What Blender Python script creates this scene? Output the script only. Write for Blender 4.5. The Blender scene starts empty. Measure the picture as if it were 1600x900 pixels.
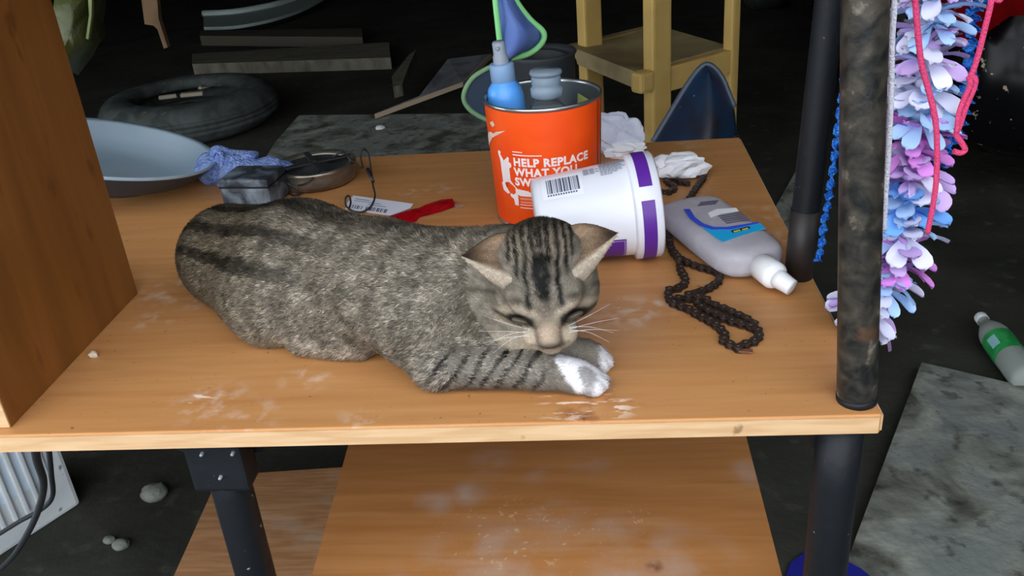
import bpy, bmesh, math, random
import numpy as np
from mathutils import Vector, Matrix

random.seed(7)
S = bpy.context.scene
COL = S.collection
DT = 0.62                      # height of the desk top over the floor

# ------------------------------------------------------------------ camera
CAM = Vector((-0.22137642, -0.60741493, DT + 0.4319086))
PITCH, YAW, ROLL, FPX = 0.46662288, -0.10404567, -0.08454679, 1408.91
_fw = Vector((math.sin(YAW) * math.cos(PITCH), math.cos(YAW) * math.cos(PITCH), -math.sin(PITCH)))
_rt = Vector((math.cos(YAW), -math.sin(YAW), 0))
_up = _rt.cross(_fw)
C_R = math.cos(ROLL) * _rt + math.sin(ROLL) * _up
C_U = -math.sin(ROLL) * _rt + math.cos(ROLL) * _up
C_F = _fw
cd = bpy.data.cameras.new('camera')
cd.sensor_width = 36
cd.lens = 36 * FPX / 1600
cd.clip_start = 0.02
cam = bpy.data.objects.new('camera', cd)
m3 = Matrix((C_R, C_U, -C_F)).transposed()
cam.matrix_world = Matrix.Translation(CAM) @ m3.to_4x4()
COL.objects.link(cam)
S.camera = cam

# ------------------------------------------------------------------ sky and exposure
W = bpy.data.worlds.new('sky')
S.world = W
W.use_nodes = True
bg = W.node_tree.nodes['Background']
bg.inputs[0].default_value = (0.89, 0.94, 1.0, 1)
bg.inputs[1].default_value = 1.6
S.view_settings.view_transform = 'Standard'
S.view_settings.look = 'None'
S.view_settings.gamma = 1
S.view_settings.use_curve_mapping = False
S.view_settings.exposure = 1.22


# ------------------------------------------------------------------ helpers
def U(px, py, h):
    """where the sight line of a photo pixel meets the level h metres over the desk top"""
    d = C_F + C_R * ((px - 800) / FPX) - C_U * ((py - 450) / FPX)
    t = (h + DT - CAM.z) / d.z
    return CAM + d * t


def UY(px, py, y):
    d = C_F + C_R * ((px - 800) / FPX) - C_U * ((py - 450) / FPX)
    return CAM + d * ((y - CAM.y) / d.y)


def FL(px, py, h=0.0):
    return U(px, py, h - DT)


class MB:
    def __init__(s):
        s.v = []; s.f = []; s.sm = []

    def add(s, vs, fs, smooth=False):
        o = len(s.v)
        s.v += [Vector(v) for v in vs]
        s.f += [tuple(i + o for i in f) for f in fs]
        s.sm += [smooth] * len(fs)
        return s

    def box(s, c, d, rot=None, bev=0.0):
        hx, hy, hz = d[0] / 2, d[1] / 2, d[2] / 2
        bm = bmesh.new()
        bmesh.ops.create_cube(bm, size=1)
        for v in bm.verts:
            v.co = Vector((v.co.x * d[0], v.co.y * d[1], v.co.z * d[2]))
        if bev > 0:
            bmesh.ops.bevel(bm, geom=bm.edges[:], offset=bev, segments=2, affect='EDGES', profile=0.6)
        M = (rot.to_4x4() if rot is not None else Matrix.Identity(4))
        bm.verts.index_update()
        vs = [(M @ v.co) + Vector(c) for v in bm.verts]
        fs = [tuple(v.index for v in f.verts) for f in bm.faces]
        bm.free()
        return s.add(vs, fs, False)

    def tube(s, pts, r, n=12, cap=True, closed=False, flat=None):
        pts = [Vector(p) for p in pts]
        N = len(pts)
        rs = r if isinstance(r, (list, tuple)) else [r] * N
        vs = []; fs = []
        ref = None
        for i, p in enumerate(pts):
            if closed:
                t = pts[(i + 1) % N] - pts[i - 1]
            else:
                t = pts[min(i + 1, N - 1)] - pts[max(i - 1, 0)]
            t.normalize()
            if ref is None:
                ref = Vector((0, 0, 1)) if abs(t.z) < 0.9 else Vector((1, 0, 0))
            a = ref - t * ref.dot(t)
            if a.length < 1e-5:
                a = t.orthogonal()
            a.normalize()
            ref = a
            b = t.cross(a)
            for k in range(n):
                q = 2 * math.pi * k / n
                ra, rb = (rs[i], rs[i]) if flat is None else (rs[i] * flat, rs[i])
                vs.append(p + a * (ra * math.cos(q)) + b * (rb * math.sin(q)))
        M = N if closed else N - 1
        for i in range(M):
            j = (i + 1) % N
            for k in range(n):
                fs.append((i * n + k, i * n + (k + 1) % n, j * n + (k + 1) % n, j * n + k))
        s.add(vs, fs, True)
        if cap and not closed:
            o = len(s.v) - len(vs)
            s.f += [tuple(o + k for k in reversed(range(n))), tuple(o + (N - 1) * n + k for k in range(n))]
            s.sm += [False, False]
        return s

    def lathe(s, prof, M=None, n=48, sx=1.0, sy=1.0, smooth=True):
        """profile of (radius, z) turned about z, then placed with M"""
        M = M or Matrix.Identity(4)
        vs = []; fs = []
        P = len(prof)
        for (r, z) in prof:
            for k in range(n):
                q = 2 * math.pi * k / n
                vs.append(M @ Vector((r * math.cos(q) * sx, r * math.sin(q) * sy, z)))
        for i in range(P - 1):
            for k in range(n):
                fs.append((i * n + k, i * n + (k + 1) % n, (i + 1) * n + (k + 1) % n, (i + 1) * n + k))
        return s.add(vs, fs, smooth)

    def prism(s, pts, dz):
        """polygon of 3-D points thickened by the vector dz"""
        n = len(pts)
        pts = [Vector(p) for p in pts]
        dz = Vector(dz)
        vs = pts + [p + dz for p in pts]
        fs = [tuple(reversed(range(n))), tuple(range(n, 2 * n))]
        fs += [(i, (i + 1) % n, n + (i + 1) % n, n + i) for i in range(n)]
        return s.add(vs, fs, False)

    def build(s, name, m, parent=None, origin=None, smooth=None, auto=None):
        me = bpy.data.meshes.new(name)
        if parent is not None and origin is None:
            loc = Vector((0, 0, 0)); off = parent.get('_o', None)
            off = Vector(off) if off is not None else parent.location
        else:
            if origin is None:
                xs = [v.x for v in s.v]; ys = [v.y for v in s.v]; zs = [v.z for v in s.v]
                origin = Vector(((min(xs) + max(xs)) / 2, (min(ys) + max(ys)) / 2, min(zs)))
            off = Vector(origin); loc = off
        me.from_pydata([tuple(v - off) for v in s.v], [], s.f)
        sm = s.sm if smooth is None else [smooth] * len(s.f)
        me.polygons.foreach_set('use_smooth', sm)
        bm = bmesh.new(); bm.from_mesh(me)
        bmesh.ops.recalc_face_normals(bm, faces=bm.faces[:])
        bm.to_mesh(me); bm.free()
        if m is not None:
            me.materials.append(m)
        o = bpy.data.objects.new(name, me)
        COL.objects.link(o)
        if auto:
            me.set_sharp_from_angle(angle=math.radians(auto))
        if parent is not None:
            o.parent = parent
            o['_o'] = tuple(off)
        else:
            o.location = loc
            o['_o'] = tuple(loc)
        return o


def tag(o, label=None, cat=None, group=None, kind=None):
    if label: o['label'] = label
    if cat: o['category'] = cat
    if group: o['group'] = group
    if kind: o['kind'] = kind
    return o


def thing(name, loc, label, cat, group=None):
    o = bpy.data.objects.new(name, None)
    o.empty_display_size = 0.05
    o.location = Vector(loc)
    COL.objects.link(o)
    return tag(o, label, cat, group)


def axes(z, x=None):
    """rotation matrix whose z column is the given direction"""
    z = Vector(z).normalized()
    x = Vector(x) if x is not None else (Vector((1, 0, 0)) if abs(z.x) < 0.9 else Vector((0, 1, 0)))
    x = (x - z * x.dot(z)).normalized()
    y = z.cross(x)
    return Matrix((x, y, z)).transposed()


def place(loc, z=(0, 0, 1), x=None):
    return Matrix.Translation(Vector(loc)) @ axes(z, x).to_4x4()


def catmull(P, n=8):
    P = [Vector(p) for p in P]
    out = []
    for i in range(len(P) - 1):
        p0 = P[max(i - 1, 0)]; p1 = P[i]; p2 = P[i + 1]; p3 = P[min(i + 2, len(P) - 1)]
        for k in range(n):
            t = k / n
            out.append(0.5 * ((2 * p1) + (p2 - p0) * t + (2 * p0 - 5 * p1 + 4 * p2 - p3) * t * t
                              + (3 * p1 - p0 - 3 * p2 + p3) * t ** 3))
    out.append(P[-1])
    return out


# ------------------------------------------------------------------ materials
def srgb(r, g, b):
    f = lambda c: (c / 255 / 12.92) if c / 255 <= 0.04045 else ((c / 255 + 0.055) / 1.055) ** 2.4
    return (f(r), f(g), f(b), 1)


def mat(name, col, rough=0.6, spec=0.5, metal=0.0, var=None, vscale=20, vdist=0.5, stretch=None, bump=0.0,
        bscale=60, trans=0.0, ior=1.45, emit=None, coat=0.0, ramp=(0.4, 0.65), detail=5, sub=0.0):
    m = bpy.data.materials.new(name)
    m.use_nodes = True
    nt = m.node_tree
    N = nt.nodes; L = nt.links
    b = N['Principled BSDF']
    b.inputs['Base Color'].default_value = col
    b.inputs['Roughness'].default_value = rough
    b.inputs['Specular IOR Level'].default_value = spec
    b.inputs['Metallic'].default_value = metal
    b.inputs['Transmission Weight'].default_value = trans
    b.inputs['IOR'].default_value = ior
    b.inputs['Coat Weight'].default_value = coat
    if sub:
        b.inputs['Subsurface Weight'].default_value = sub
        b.inputs['Subsurface Radius'].default_value = (0.01, 0.01, 0.01)
    tc = N.new('ShaderNodeTexCoord')
    mp = N.new('ShaderNodeMapping')
    L.new(tc.outputs['Object'], mp.inputs['Vector'])
    if stretch: mp.inputs['Scale'].default_value = stretch
    if var is not None:
        nz = N.new('ShaderNodeTexNoise')
        nz.inputs['Scale'].default_value = vscale
        nz.inputs['Detail'].default_value = detail
        nz.inputs['Distortion'].default_value = vdist
        L.new(mp.outputs[0], nz.inputs['Vector'])
        cr = N.new('ShaderNodeValToRGB')
        cr.color_ramp.elements[0].position = ramp[0]
        cr.color_ramp.elements[0].color = col
        cr.color_ramp.elements[1].position = ramp[1]
        cr.color_ramp.elements[1].color = var
        L.new(nz.outputs['Fac'], cr.inputs[0])
        L.new(cr.outputs[0], b.inputs['Base Color'])
    if bump:
        nb = N.new('ShaderNodeTexNoise')
        nb.inputs['Scale'].default_value = bscale
        nb.inputs['Detail'].default_value = 4
        L.new(mp.outputs[0], nb.inputs['Vector'])
        bp = N.new('ShaderNodeBump')
        bp.inputs['Strength'].default_value = bump
        bp.inputs['Distance'].default_value = 0.01
        L.new(nb.outputs['Fac'], bp.inputs['Height'])
        L.new(bp.outputs[0], b.inputs['Normal'])
    if emit:
        b.inputs['Emission Color'].default_value = emit[0]
        b.inputs['Emission Strength'].default_value = emit[1]
    return m


def base_link(m):
    """current source socket (or constant colour) of the base colour, for layering more on top"""
    b = m.node_tree.nodes['Principled BSDF']
    return b, (b.inputs['Base Color'].links[0].from_socket if b.inputs['Base Color'].links else None)


def overlay(m, col, scale, lo, hi, amt=1.0, stretch=None, spots=None, detail=6, dist=0.0):
    """dust, paint specks or stains: noise past a threshold, kept to round spots when some are given"""
    nt = m.node_tree; N = nt.nodes; L = nt.links
    b, src = base_link(m)
    tc = N.new('ShaderNodeTexCoord'); mp = N.new('ShaderNodeMapping')
    L.new(tc.outputs['Object'], mp.inputs['Vector'])
    if stretch: mp.inputs['Scale'].default_value = stretch
    nz = N.new('ShaderNodeTexNoise')
    nz.inputs['Scale'].default_value = scale; nz.inputs['Detail'].default_value = detail
    nz.inputs['Distortion'].default_value = dist
    L.new(mp.outputs[0], nz.inputs['Vector'])
    mr = N.new('ShaderNodeMapRange')
    mr.inputs[1].default_value = lo; mr.inputs[2].default_value = hi; mr.inputs[4].default_value = amt
    L.new(nz.outputs['Fac'], mr.inputs[0])
    fac = mr.outputs[0]
    if spots:
        acc = None
        for (c, r) in spots:
            vd = N.new('ShaderNodeVectorMath'); vd.operation = 'DISTANCE'
            L.new(tc.outputs['Object'], vd.inputs[0]); vd.inputs[1].default_value = c
            q = N.new('ShaderNodeMapRange')
            q.inputs[1].default_value = r; q.inputs[2].default_value = r * 0.3
            L.new(vd.outputs['Value'], q.inputs[0])
            if acc is None: acc = q.outputs[0]
            else:
                mx = N.new('ShaderNodeMath'); mx.operation = 'MAXIMUM'
                L.new(acc, mx.inputs[0]); L.new(q.outputs[0], mx.inputs[1]); acc = mx.outputs[0]
        ml = N.new('ShaderNodeMath'); ml.operation = 'MULTIPLY'
        L.new(fac, ml.inputs[0]); L.new(acc, ml.inputs[1]); fac = ml.outputs[0]
    mx = N.new('ShaderNodeMix'); mx.data_type = 'RGBA'
    L.new(fac, mx.inputs[0])
    if src is not None: L.new(src, mx.inputs[6])
    else: mx.inputs[6].default_value = b.inputs['Base Color'].default_value
    mx.inputs[7].default_value = col
    L.new(mx.outputs[2], b.inputs['Base Color'])
    return m


def attr_mat(name, rough=0.7, spec=0.3):
    m = bpy.data.materials.new(name)
    m.use_nodes = True
    b = m.node_tree.nodes['Principled BSDF']
    a = m.node_tree.nodes.new('ShaderNodeAttribute')
    a.attribute_name = 'coat'
    m.node_tree.links.new(a.outputs['Color'], b.inputs['Base Color'])
    b.inputs['Roughness'].default_value = rough
    b.inputs['Specular IOR Level'].default_value = spec
    return m


def sp(px, py, h, base):
    p = U(px, py, h) - Vector(base)
    return tuple(p)


wood_top = mat('orange laminate', srgb(184, 126, 74), 0.42, 0.45, var=srgb(200, 146, 92), vscale=7, stretch=(1.0, 12, 1), ramp=(.25, .75), vdist=.5)
_b0 = (-.5, .35, 0)
overlay(wood_top, srgb(160, 100, 52), 5, .55, .8, .35, stretch=(1, 14, 1))
overlay(wood_top, srgb(225, 206, 188), 60, .48, .75, .6, spots=[
    (sp(270, 455, 0, _b0), .05), (sp(325, 465, 0, _b0), .04), (sp(330, 630, 0, _b0), .045), (sp(380, 655, 0, _b0), .04),
    (sp(480, 590, 0, _b0), .03), (sp(985, 490, 0, _b0), .045), (sp(1020, 480, 0, _b0), .03), (sp(1180, 335, 0, _b0), .04),
    (sp(1225, 370, 0, _b0), .03), (sp(690, 295, 0, _b0), .03), (sp(650, 300, 0, _b0), .03), (sp(1075, 225, 0, _b0), .03),
    (sp(240, 500, 0, _b0), .03), (sp(560, 660, 0, _b0), .03)])
overlay(wood_top, srgb(240, 215, 195), 90, .56, .6, .9, stretch=(.5, 1.6, 1), spots=[
    (sp(905, 632, 0, _b0), .04), (sp(960, 636, 0, _b0), .022), (sp(310, 620, 0, _b0), .02)])
overlay(wood_top, srgb(120, 52, 18), 40, .5, .62, .7, spots=[(sp(925, 640, 0, _b0), .035), (sp(975, 635, 0, _b0), .02)])
overlay(wood_top, srgb(90, 60, 30), 160, .68, .72, .6)
wood_edge = mat('pale edge band', srgb(196, 158, 116), 0.5, 0.4, var=srgb(210, 176, 136), vscale=14, stretch=(1, 3, 10))
overlay(wood_edge, srgb(110, 80, 60), 40, .66, .72, .7)
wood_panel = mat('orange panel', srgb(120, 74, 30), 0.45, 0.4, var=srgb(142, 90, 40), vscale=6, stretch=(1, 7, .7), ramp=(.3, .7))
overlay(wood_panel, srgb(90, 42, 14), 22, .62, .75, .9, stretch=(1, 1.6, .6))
wood_tray = mat('tray laminate', srgb(162, 108, 58), 0.42, 0.45, var=srgb(184, 130, 80), vscale=6, stretch=(1.0, 11, 1), ramp=(.25, .75), vdist=.5)
wood_shelf = mat('dusty laminate', srgb(150, 108, 72), 0.7, 0.3, var=srgb(172, 130, 92), vscale=9, stretch=(1.2, 14, 1))
overlay(wood_shelf, srgb(176, 164, 150), 12, .5, .75, .6)
black_metal = mat('black painted steel', (.008, .010, .013, 1), 0.5, 0.3, bump=.08, bscale=90)
overlay(black_metal, srgb(150, 155, 160), 130, .70, .74, .8)
post_metal = mat('worn black steel', (.010, .011, .011, 1), 0.42, 0.35, var=srgb(78, 72, 62), vscale=60, ramp=(.36, .78), bump=.1, bscale=120)
overlay(post_metal, srgb(140, 130, 118), 60, .62, .7, .5)
overlay(post_metal, srgb(96, 66, 44), 34, .6, .72, .5)
concrete = mat('dark concrete', (.020, .021, .016, 1), 0.85, 0.2, var=(.052, .053, .042, 1), vscale=3.5, ramp=(.3, .75), bump=.25, bscale=30, detail=8)
overlay(concrete, (.10, .10, .08, 1), 22, .6, .75, .5)
slab_mat = mat('grey slab', srgb(118, 124, 120), 0.85, 0.25, var=srgb(152, 156, 146), vscale=9, bump=.3, bscale=40, detail=8)
overlay(slab_mat, srgb(60, 58, 48), 8, .46, .66, .9, detail=9, dist=.4)
overlay(slab_mat, srgb(38, 38, 34), 28, .58, .68, .6)
white_plastic = mat('white plastic', srgb(226, 228, 236), 0.38, 0.45)

# ------------------------------------------------------------------ the setting
def slab(name, c, d, m):
    o = MB().box(c, d).build(name, m)
    o['kind'] = 'structure'
    return o

slab('floor', (0, 1.0, -.05), (14, 16, .1), concrete)
dark_wall = mat('sooty plaster', (.012, .012, .011, 1), .9, .1, var=(.02, .019, .017, 1), vscale=3)
slab('ceiling', (0, 3.8, 2.25), (9, 8.9, .1), dark_wall)
slab('wall_back', (0, 8.2, 1.2), (9, .12, 2.4), dark_wall)
slab('wall_left', (-4.4, 4.6, 1.1), (.12, 7.2, 2.2), dark_wall)
slab('front_light_block', (2.1, -2.2, 1.1), (2.2, .12, 2.2), dark_wall)  # unseen wall piece added to block light from the front right
slab('wall_right', (3.2, 3.0, 1.1), (.12, 10.4, 2.2), dark_wall)

# ------------------------------------------------------------------ the desk
DW, DD, TH = 1.45, 0.715, 0.018
desk = thing('computer_desk', (-.5, .35, 0), 'orange laminate computer desk on black tube legs, the cat lying on its top', 'desk')
top = MB().box((-DW / 2, DD / 2, DT - TH / 2), (DW, DD, TH), bev=.0012)
top_o = top.build('desktop', wood_top, desk)
# object space of the top is centred on the desk root; shift its texture space to the desk corner
for mt in (wood_top,):
    pass
MB().box((-DW / 2, -.0008, DT - TH / 2 - .0004), (DW - .004, .0022, TH - .003)).build('edge_band', wood_edge, top_o)
MB().box((.0008, DD / 2, DT - TH / 2 - .0004), (.0022, DD - .004, TH - .003)).build('edge_band', wood_edge, top_o)
# hutch panel standing on the left
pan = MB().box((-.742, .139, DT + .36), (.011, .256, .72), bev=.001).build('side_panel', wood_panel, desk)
MB().box((-.742, .0105, DT + .36), (.0104, .0016, .718)).build('edge_band', wood_edge, pan)

def post(bx, by, tx, ty, h, r, m, nm):
    b = Vector((bx, by, DT)); t = Vector((tx, ty, DT + h))
    d = (t - b)
    o = MB().tube([b, b + d * .002, b + d * .5, t], r, n=32).build(nm, m, desk)
    return o, b, d.normalized()

_a = U(1340, 628, 0); _c = UY(1352, 0, .024); _a = Vector((_a.x, .021, DT)); _k = .62 / (_c.z - DT)
fp, fb, fd = post(_a.x, _a.y, _a.x + (_c.x - _a.x) * _k, _a.y + (_c.y - _a.y) * _k, .62, .0155, post_metal, 'post')
MB().tube([fb + fd * .0, fb + fd * .006], .0160, n=32).build('end_cap', black_metal, fp)
_a = U(1247, 432, 0); _c = UY(1297, 0, _a.y + .002); _k = .62 / (_c.z - DT)
rp, rb, rd = post(_a.x, _a.y, _a.x + (_c.x - _a.x) * _k, _a.y + .004, .62, .0136, black_metal, 'post')
MB().tube([rb + rd * .0, rb + rd * .075], .0144, n=32).build('sleeve', mat('brown black sleeve', (.022, .018, .017, 1), .5), rp)
_p1 = fb + fd * .61; _p2 = rb + rd * .61
MB().tube([_p1, (_p1 + _p2) / 2, _p2], .012, n=16).build('crossbar', black_metal, desk)
MB().tube([_p1, (-.742, .06, DT + .612)], .012, n=16).build('crossbar', black_metal, desk)

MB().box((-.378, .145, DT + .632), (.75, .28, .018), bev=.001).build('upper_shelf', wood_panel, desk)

# legs below
LEG = DT - TH
def leg(x, y, x2, y2, r, m=black_metal):
    o = MB().tube([(x, y, LEG), (x, y, LEG - .07), (x2, y2, .012)], r, n=24).build('leg', m, desk)
    MB().lathe([(0, 0), (r * 1.25, 0), (r * 1.25, .012), (r, .018), (0, .018)], Matrix.Translation((x2, y2, 0)), n=20).build('foot_cap', black_metal, o)
    return o
LX = -.562
lg = leg(LX, .03, LX, .03, .0185)
leg(-.545, .66, -.545, .66, .0175)
leg(-.0215, .03, -.0215, .03, .0190)
leg(-.03, .66, -.03, .66, .0175)
# curved gusset on both sides of the front left leg, with its bolts
gus = MB()
for sgn, w in ((-1, .085), (1, .03)):
    P = [(LX, .022, LEG)]
    for k in range(9):
        q = k / 8
        P.append((LX + sgn * (.012 + w * (1 - math.sin(q * math.pi / 2))), .022, LEG - .052 * (1 - math.cos(q * math.pi / 2)) - .002))
    P.append((LX, .022, LEG - .056))
    gus.prism(P, (0, .006, 0))
gus.box((LX, .026, LEG - .03), (.052, .03, .056), bev=.004)
g_o = gus.build('leg_bracket', black_metal, lg)
bolt_m = mat('bright bolt', srgb(150, 155, 160), .5, metal=.4)
for (dx, dz) in ((-.008, -.014), (.02, -.014), (.003, -.04)):
    MB().lathe([(0, .004), (.0014, .0035), (.0018, .0), (.0018, -.002)], place((LX + dx, .0105, LEG + dz), (0, -1, 0)), n=10).build('bolt', bolt_m, g_o) if False else \
        MB().lathe([(0, .004), (.0014, .0035), (.0018, .0), (.0018, -.002)], place((LX + dx, .0105, LEG + dz), (0, -1, 0)), n=10).build('bolt', bolt_m, lg)
# side rail from front to rear legs, hidden cross brace
MB().box((-.03, .345, LEG - .02), (.025, .62, .04)).build('rail', black_metal, desk)
MB().box((-.545, .345, LEG - .02), (.025, .60, .04)).build('rail', black_metal, desk)
# pull out tray
TZ = -.25
tr = [U(543, 700, TZ), U(1168, 690, TZ), U(1222, 900, TZ), U(487, 900, TZ)]
back = [tr[0] + (tr[0] - tr[3]) * .35, tr[1] + (tr[1] - tr[2]) * .35]
front = [tr[2] + (tr[2] - tr[1]) * .25, tr[3] + (tr[3] - tr[0]) * .25]
tray_o = MB().prism([back[0], back[1], front[0], front[1]], (0, 0, -.016)).build('keyboard_tray', wood_tray, desk)
_bt = tuple(desk.location)
overlay(wood_tray, srgb(186, 172, 164), 18, .40, .75, .62, spots=[
    (sp(770, 720, TZ, _bt), .035), (sp(915, 720, TZ, _bt), .035), (sp(735, 770, TZ, _bt), .03), (sp(680, 785, TZ, _bt), .03),
    (sp(840, 745, TZ, _bt), .025), (sp(1000, 870, TZ, _bt), .08), (sp(960, 850, TZ, _bt), .05), (sp(780, 880, TZ, _bt), .09),
    (sp(700, 895, TZ, _bt), .07), (sp(1080, 880, TZ, _bt), .06), (sp(860, 800, TZ, _bt), .05), (sp(1170, 740, TZ, _bt), .03)])
overlay(wood_tray, srgb(214, 184, 146), 150, .62, .68, .55, spots=[(sp(800, 840, TZ, _bt), .1), (sp(900, 830, TZ, _bt), .06), (sp(990, 815, TZ, _bt), .03)])
overlay(wood_tray, srgb(92, 48, 20), 40, .45, .6, .8, spots=[(sp(1022, 885, TZ, _bt), .012)])
# bottom shelf
BZ = -.50
q0, q1 = U(385, 742, BZ), U(535, 732, BZ)
q2, q3 = U(322, 788, BZ), U(272, 899, BZ)
dv = (q3 - q2).normalized()
bl = q2 - dv * ((q2.y - q0.y) / dv.y)
fr = q3 + dv * .12
ex = (q1 - q0).normalized()
shelf_o = MB().prism([bl, bl + ex * .48, fr + ex * .48, fr], (0, 0, -.016)).build('bottom_shelf', wood_shelf, desk)

# grey case just left of the side panel
gc = thing('storage_case', (-.793, .12, DT), 'dark grey plastic case standing left of the desk side panel', 'case')
MB().box((-.793, .12, DT + .055), (.085, .2, .11), bev=.006).build('body', mat('slate plastic', srgb(86, 92, 104), .5), gc)
MB().box((-.793, .12, DT + .116), (.088, .204, .014), bev=.004).build('lid', mat('slate lid', srgb(70, 76, 88), .5), gc)


# ------------------------------------------------------------------ things on the desk
def text_mesh(body, size, offset=0.0, spacing=1.0):
    cu = bpy.data.curves.new('words', 'FONT')
    cu.body = body; cu.size = size; cu.offset = offset; cu.space_character = spacing
    cu.resolution_u = 3
    ob = bpy.data.objects.new('words', cu)
    COL.objects.link(ob)
    dg = bpy.context.evaluated_depsgraph_get()
    me = bpy.data.meshes.new_from_object(ob.evaluated_get(dg))
    vs = [tuple(v.co) for v in me.vertices]; fs = [tuple(p.vertices) for p in me.polygons]
    bpy.data.objects.remove(ob); bpy.data.curves.remove(cu); bpy.data.meshes.remove(me)
    return vs, fs


def rects(vs, fs, R):
    """add flat rectangles (x0,y0,x1,y1), cut fine in x so that they can be bent round"""
    for (x0, y0, x1, y1) in R:
        n = max(1, int((x1 - x0) / .004)); o = len(vs)
        for i in range(n + 1):
            x = x0 + (x1 - x0) * i / n
            vs += [(x, y0, 0), (x, y1, 0)]
        fs += [(o + 2 * i, o + 2 * i + 2, o + 2 * i + 3, o + 2 * i + 1) for i in range(n)]


# --- the orange canister with its two bottles
ch = .152
cc = U(847, 146, ch); cx, cy = cc.x, cc.y
cr = 91.5 * ((Vector((cx, cy, DT + ch)) - CAM).dot(C_F) / FPX)
can = thing('canister', (cx, cy, DT), 'open orange metal canister printed with white words, holding two bottles', 'canister')
rad = lambda z: cr * (.93 + .07 * z / ch)
can_out = mat('orange label', srgb(246, 78, 14), .42, .5, var=srgb(252, 92, 22), vscale=14)
Mc = Matrix.Translation((cx, cy, DT))
steel = mat('bright steel', srgb(190, 195, 198), .28, metal=.9)
steel_in = mat('grey tin', srgb(120, 128, 132), .38, metal=.75)
MB().lathe([(rad(0) - .001, 0), (rad(0), .004), (rad(ch * .5), ch * .5), (rad(ch), ch - .004)], Mc, 72).build('label', can_out, can)
MB().lathe([(cr - .001, ch - .004), (cr + .0012, ch - .003), (cr + .0014, ch), (cr, ch + .0012), (cr - .002, ch), (cr - .0022, ch - .003)], Mc, 72).build('rim', steel, can)
MB().lathe([(cr - .0024, ch - .003), (rad(0) - .003, .004), (0, .004)], Mc, 72).build('inner_wall', steel_in, can)
MB().lathe([(0, .0006), (rad(0), .0006), (rad(0) + .001, .0), (rad(0) + .001, .004), (rad(0), .005)], Mc, 72).build('base', steel, can)
tow = math.atan2(CAM.y - cy, CAM.x - cx)


def wrap(vs, z0, a0, lift=.0004, radf=rad):
    out = []
    for (x, y, _) in vs:
        z = z0 + y; r = radf(z) + lift; a = a0 + x / radf(ch * .6)
        out.append((cx + r * math.cos(a), cy + r * math.sin(a), DT + z))
    return out


seam = []; f = []
for i in range(2):
    for k in range(9): seam.append((i * .02, ch * .03 + k * ch * .94 / 8, 0))
f = [(k, k + 1, 9 + k + 1, 9 + k) for k in range(8)]
MB().add(wrap([(x, y, 0) for x, y, z in seam], 0, tow + 1.14), f, True).build('label_seam', mat('black label end', (.015, .018, .016, 1), .4), can)
ink = mat('white print', srgb(246, 236, 236), .5)
vs, fs = [], []
for (t, yy, sz) in (('HELP REPLACE', 0, 0.0135), ('WHAT YOU', -.0122, 0.0135), ('SWEAT OUT', -.0244, 0.0135)):
    a, b = text_mesh(t, sz, offset=.0006, spacing=1.1)
    o = len(vs); vs += [(x, y + yy, 0) for x, y, z in a]; fs += [tuple(i + o for i in q) for q in b]
# slab serifs: little feet under the stems are suggested by thin rules between the lines
rects(vs, fs, [(0, .0165, .013, .0176), (0, .0128, .036, .0140), (.004, -.038, .04, -.0325), (.004, -.0495, .03, -.0487), (.004, -.0535, .024, -.0525)])
A0 = tow - .60
TB = .0840
MB().add(wrap(vs, TB, A0), fs).build('lettering', ink, can)
pk = mat('pale red print', srgb(240, 150, 120), .5)
vs, fs = [], []
rects(vs, fs, [(.005, -.0425, .03, -.040), (.005, -.047, .026, -.0445)])
MB().add(wrap(vs, TB, A0), fs).build('small_print', pk, can)
ic = [(x_ * .85 - .001, y_ * .82) for x_, y_ in [(-.027, .018), (-.006, .010), (-.007, .004), (-.003, .002), (-.003, -.003), (-.007, -.006), (-.007, -.024), (-.002, -.030), (.004, -.036),
      (.022, -.038), (.022, -.0435), (.004, -.045), (.0035, -.062), (-.003, -.062), (-.004, -.053), (-.024, -.043), (-.027, -.032), (-.0235, -.030), (-.0245, .004), (-.028, .013)]]
vs = [(x, y, 0) for x, y in ic]
MB().add(wrap(vs, TB, A0), [tuple(range(len(vs)))]).build('emblem', ink, can)
vs, fs = text_mesh('1', .008, .0002)
MB().add(wrap([(x - .0155, y - .029, 0) for x, y, z in vs], TB, A0, .0008), fs).build('emblem_mark', mat('dark red ink', srgb(110, 50, 50), .5), can)
# torn flap of the label on the left
tf = [(-.052, .040), (-.045, .046), (-.036, .049), (-.018, .053), (-.006, .0565), (-.018, .050), (-.034, .042), (-.046, .032), (-.052, .027)]
MB().add(wrap([(x, y, 0) for x, y in tf], .0695, A0, .0011), [tuple(range(len(tf)))]).build('torn_flap', mat('torn paper', srgb(226, 200, 186), .8), can)
tf = [(-.036, .060), (-.028, .064), (-.024, .060), (-.030, .056)]
MB().add(wrap([(x, y, 0) for x, y in tf], .0695, A0, .0011), [tuple(range(4))]).build('torn_flap', bpy.data.materials['torn paper'], can)

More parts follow.
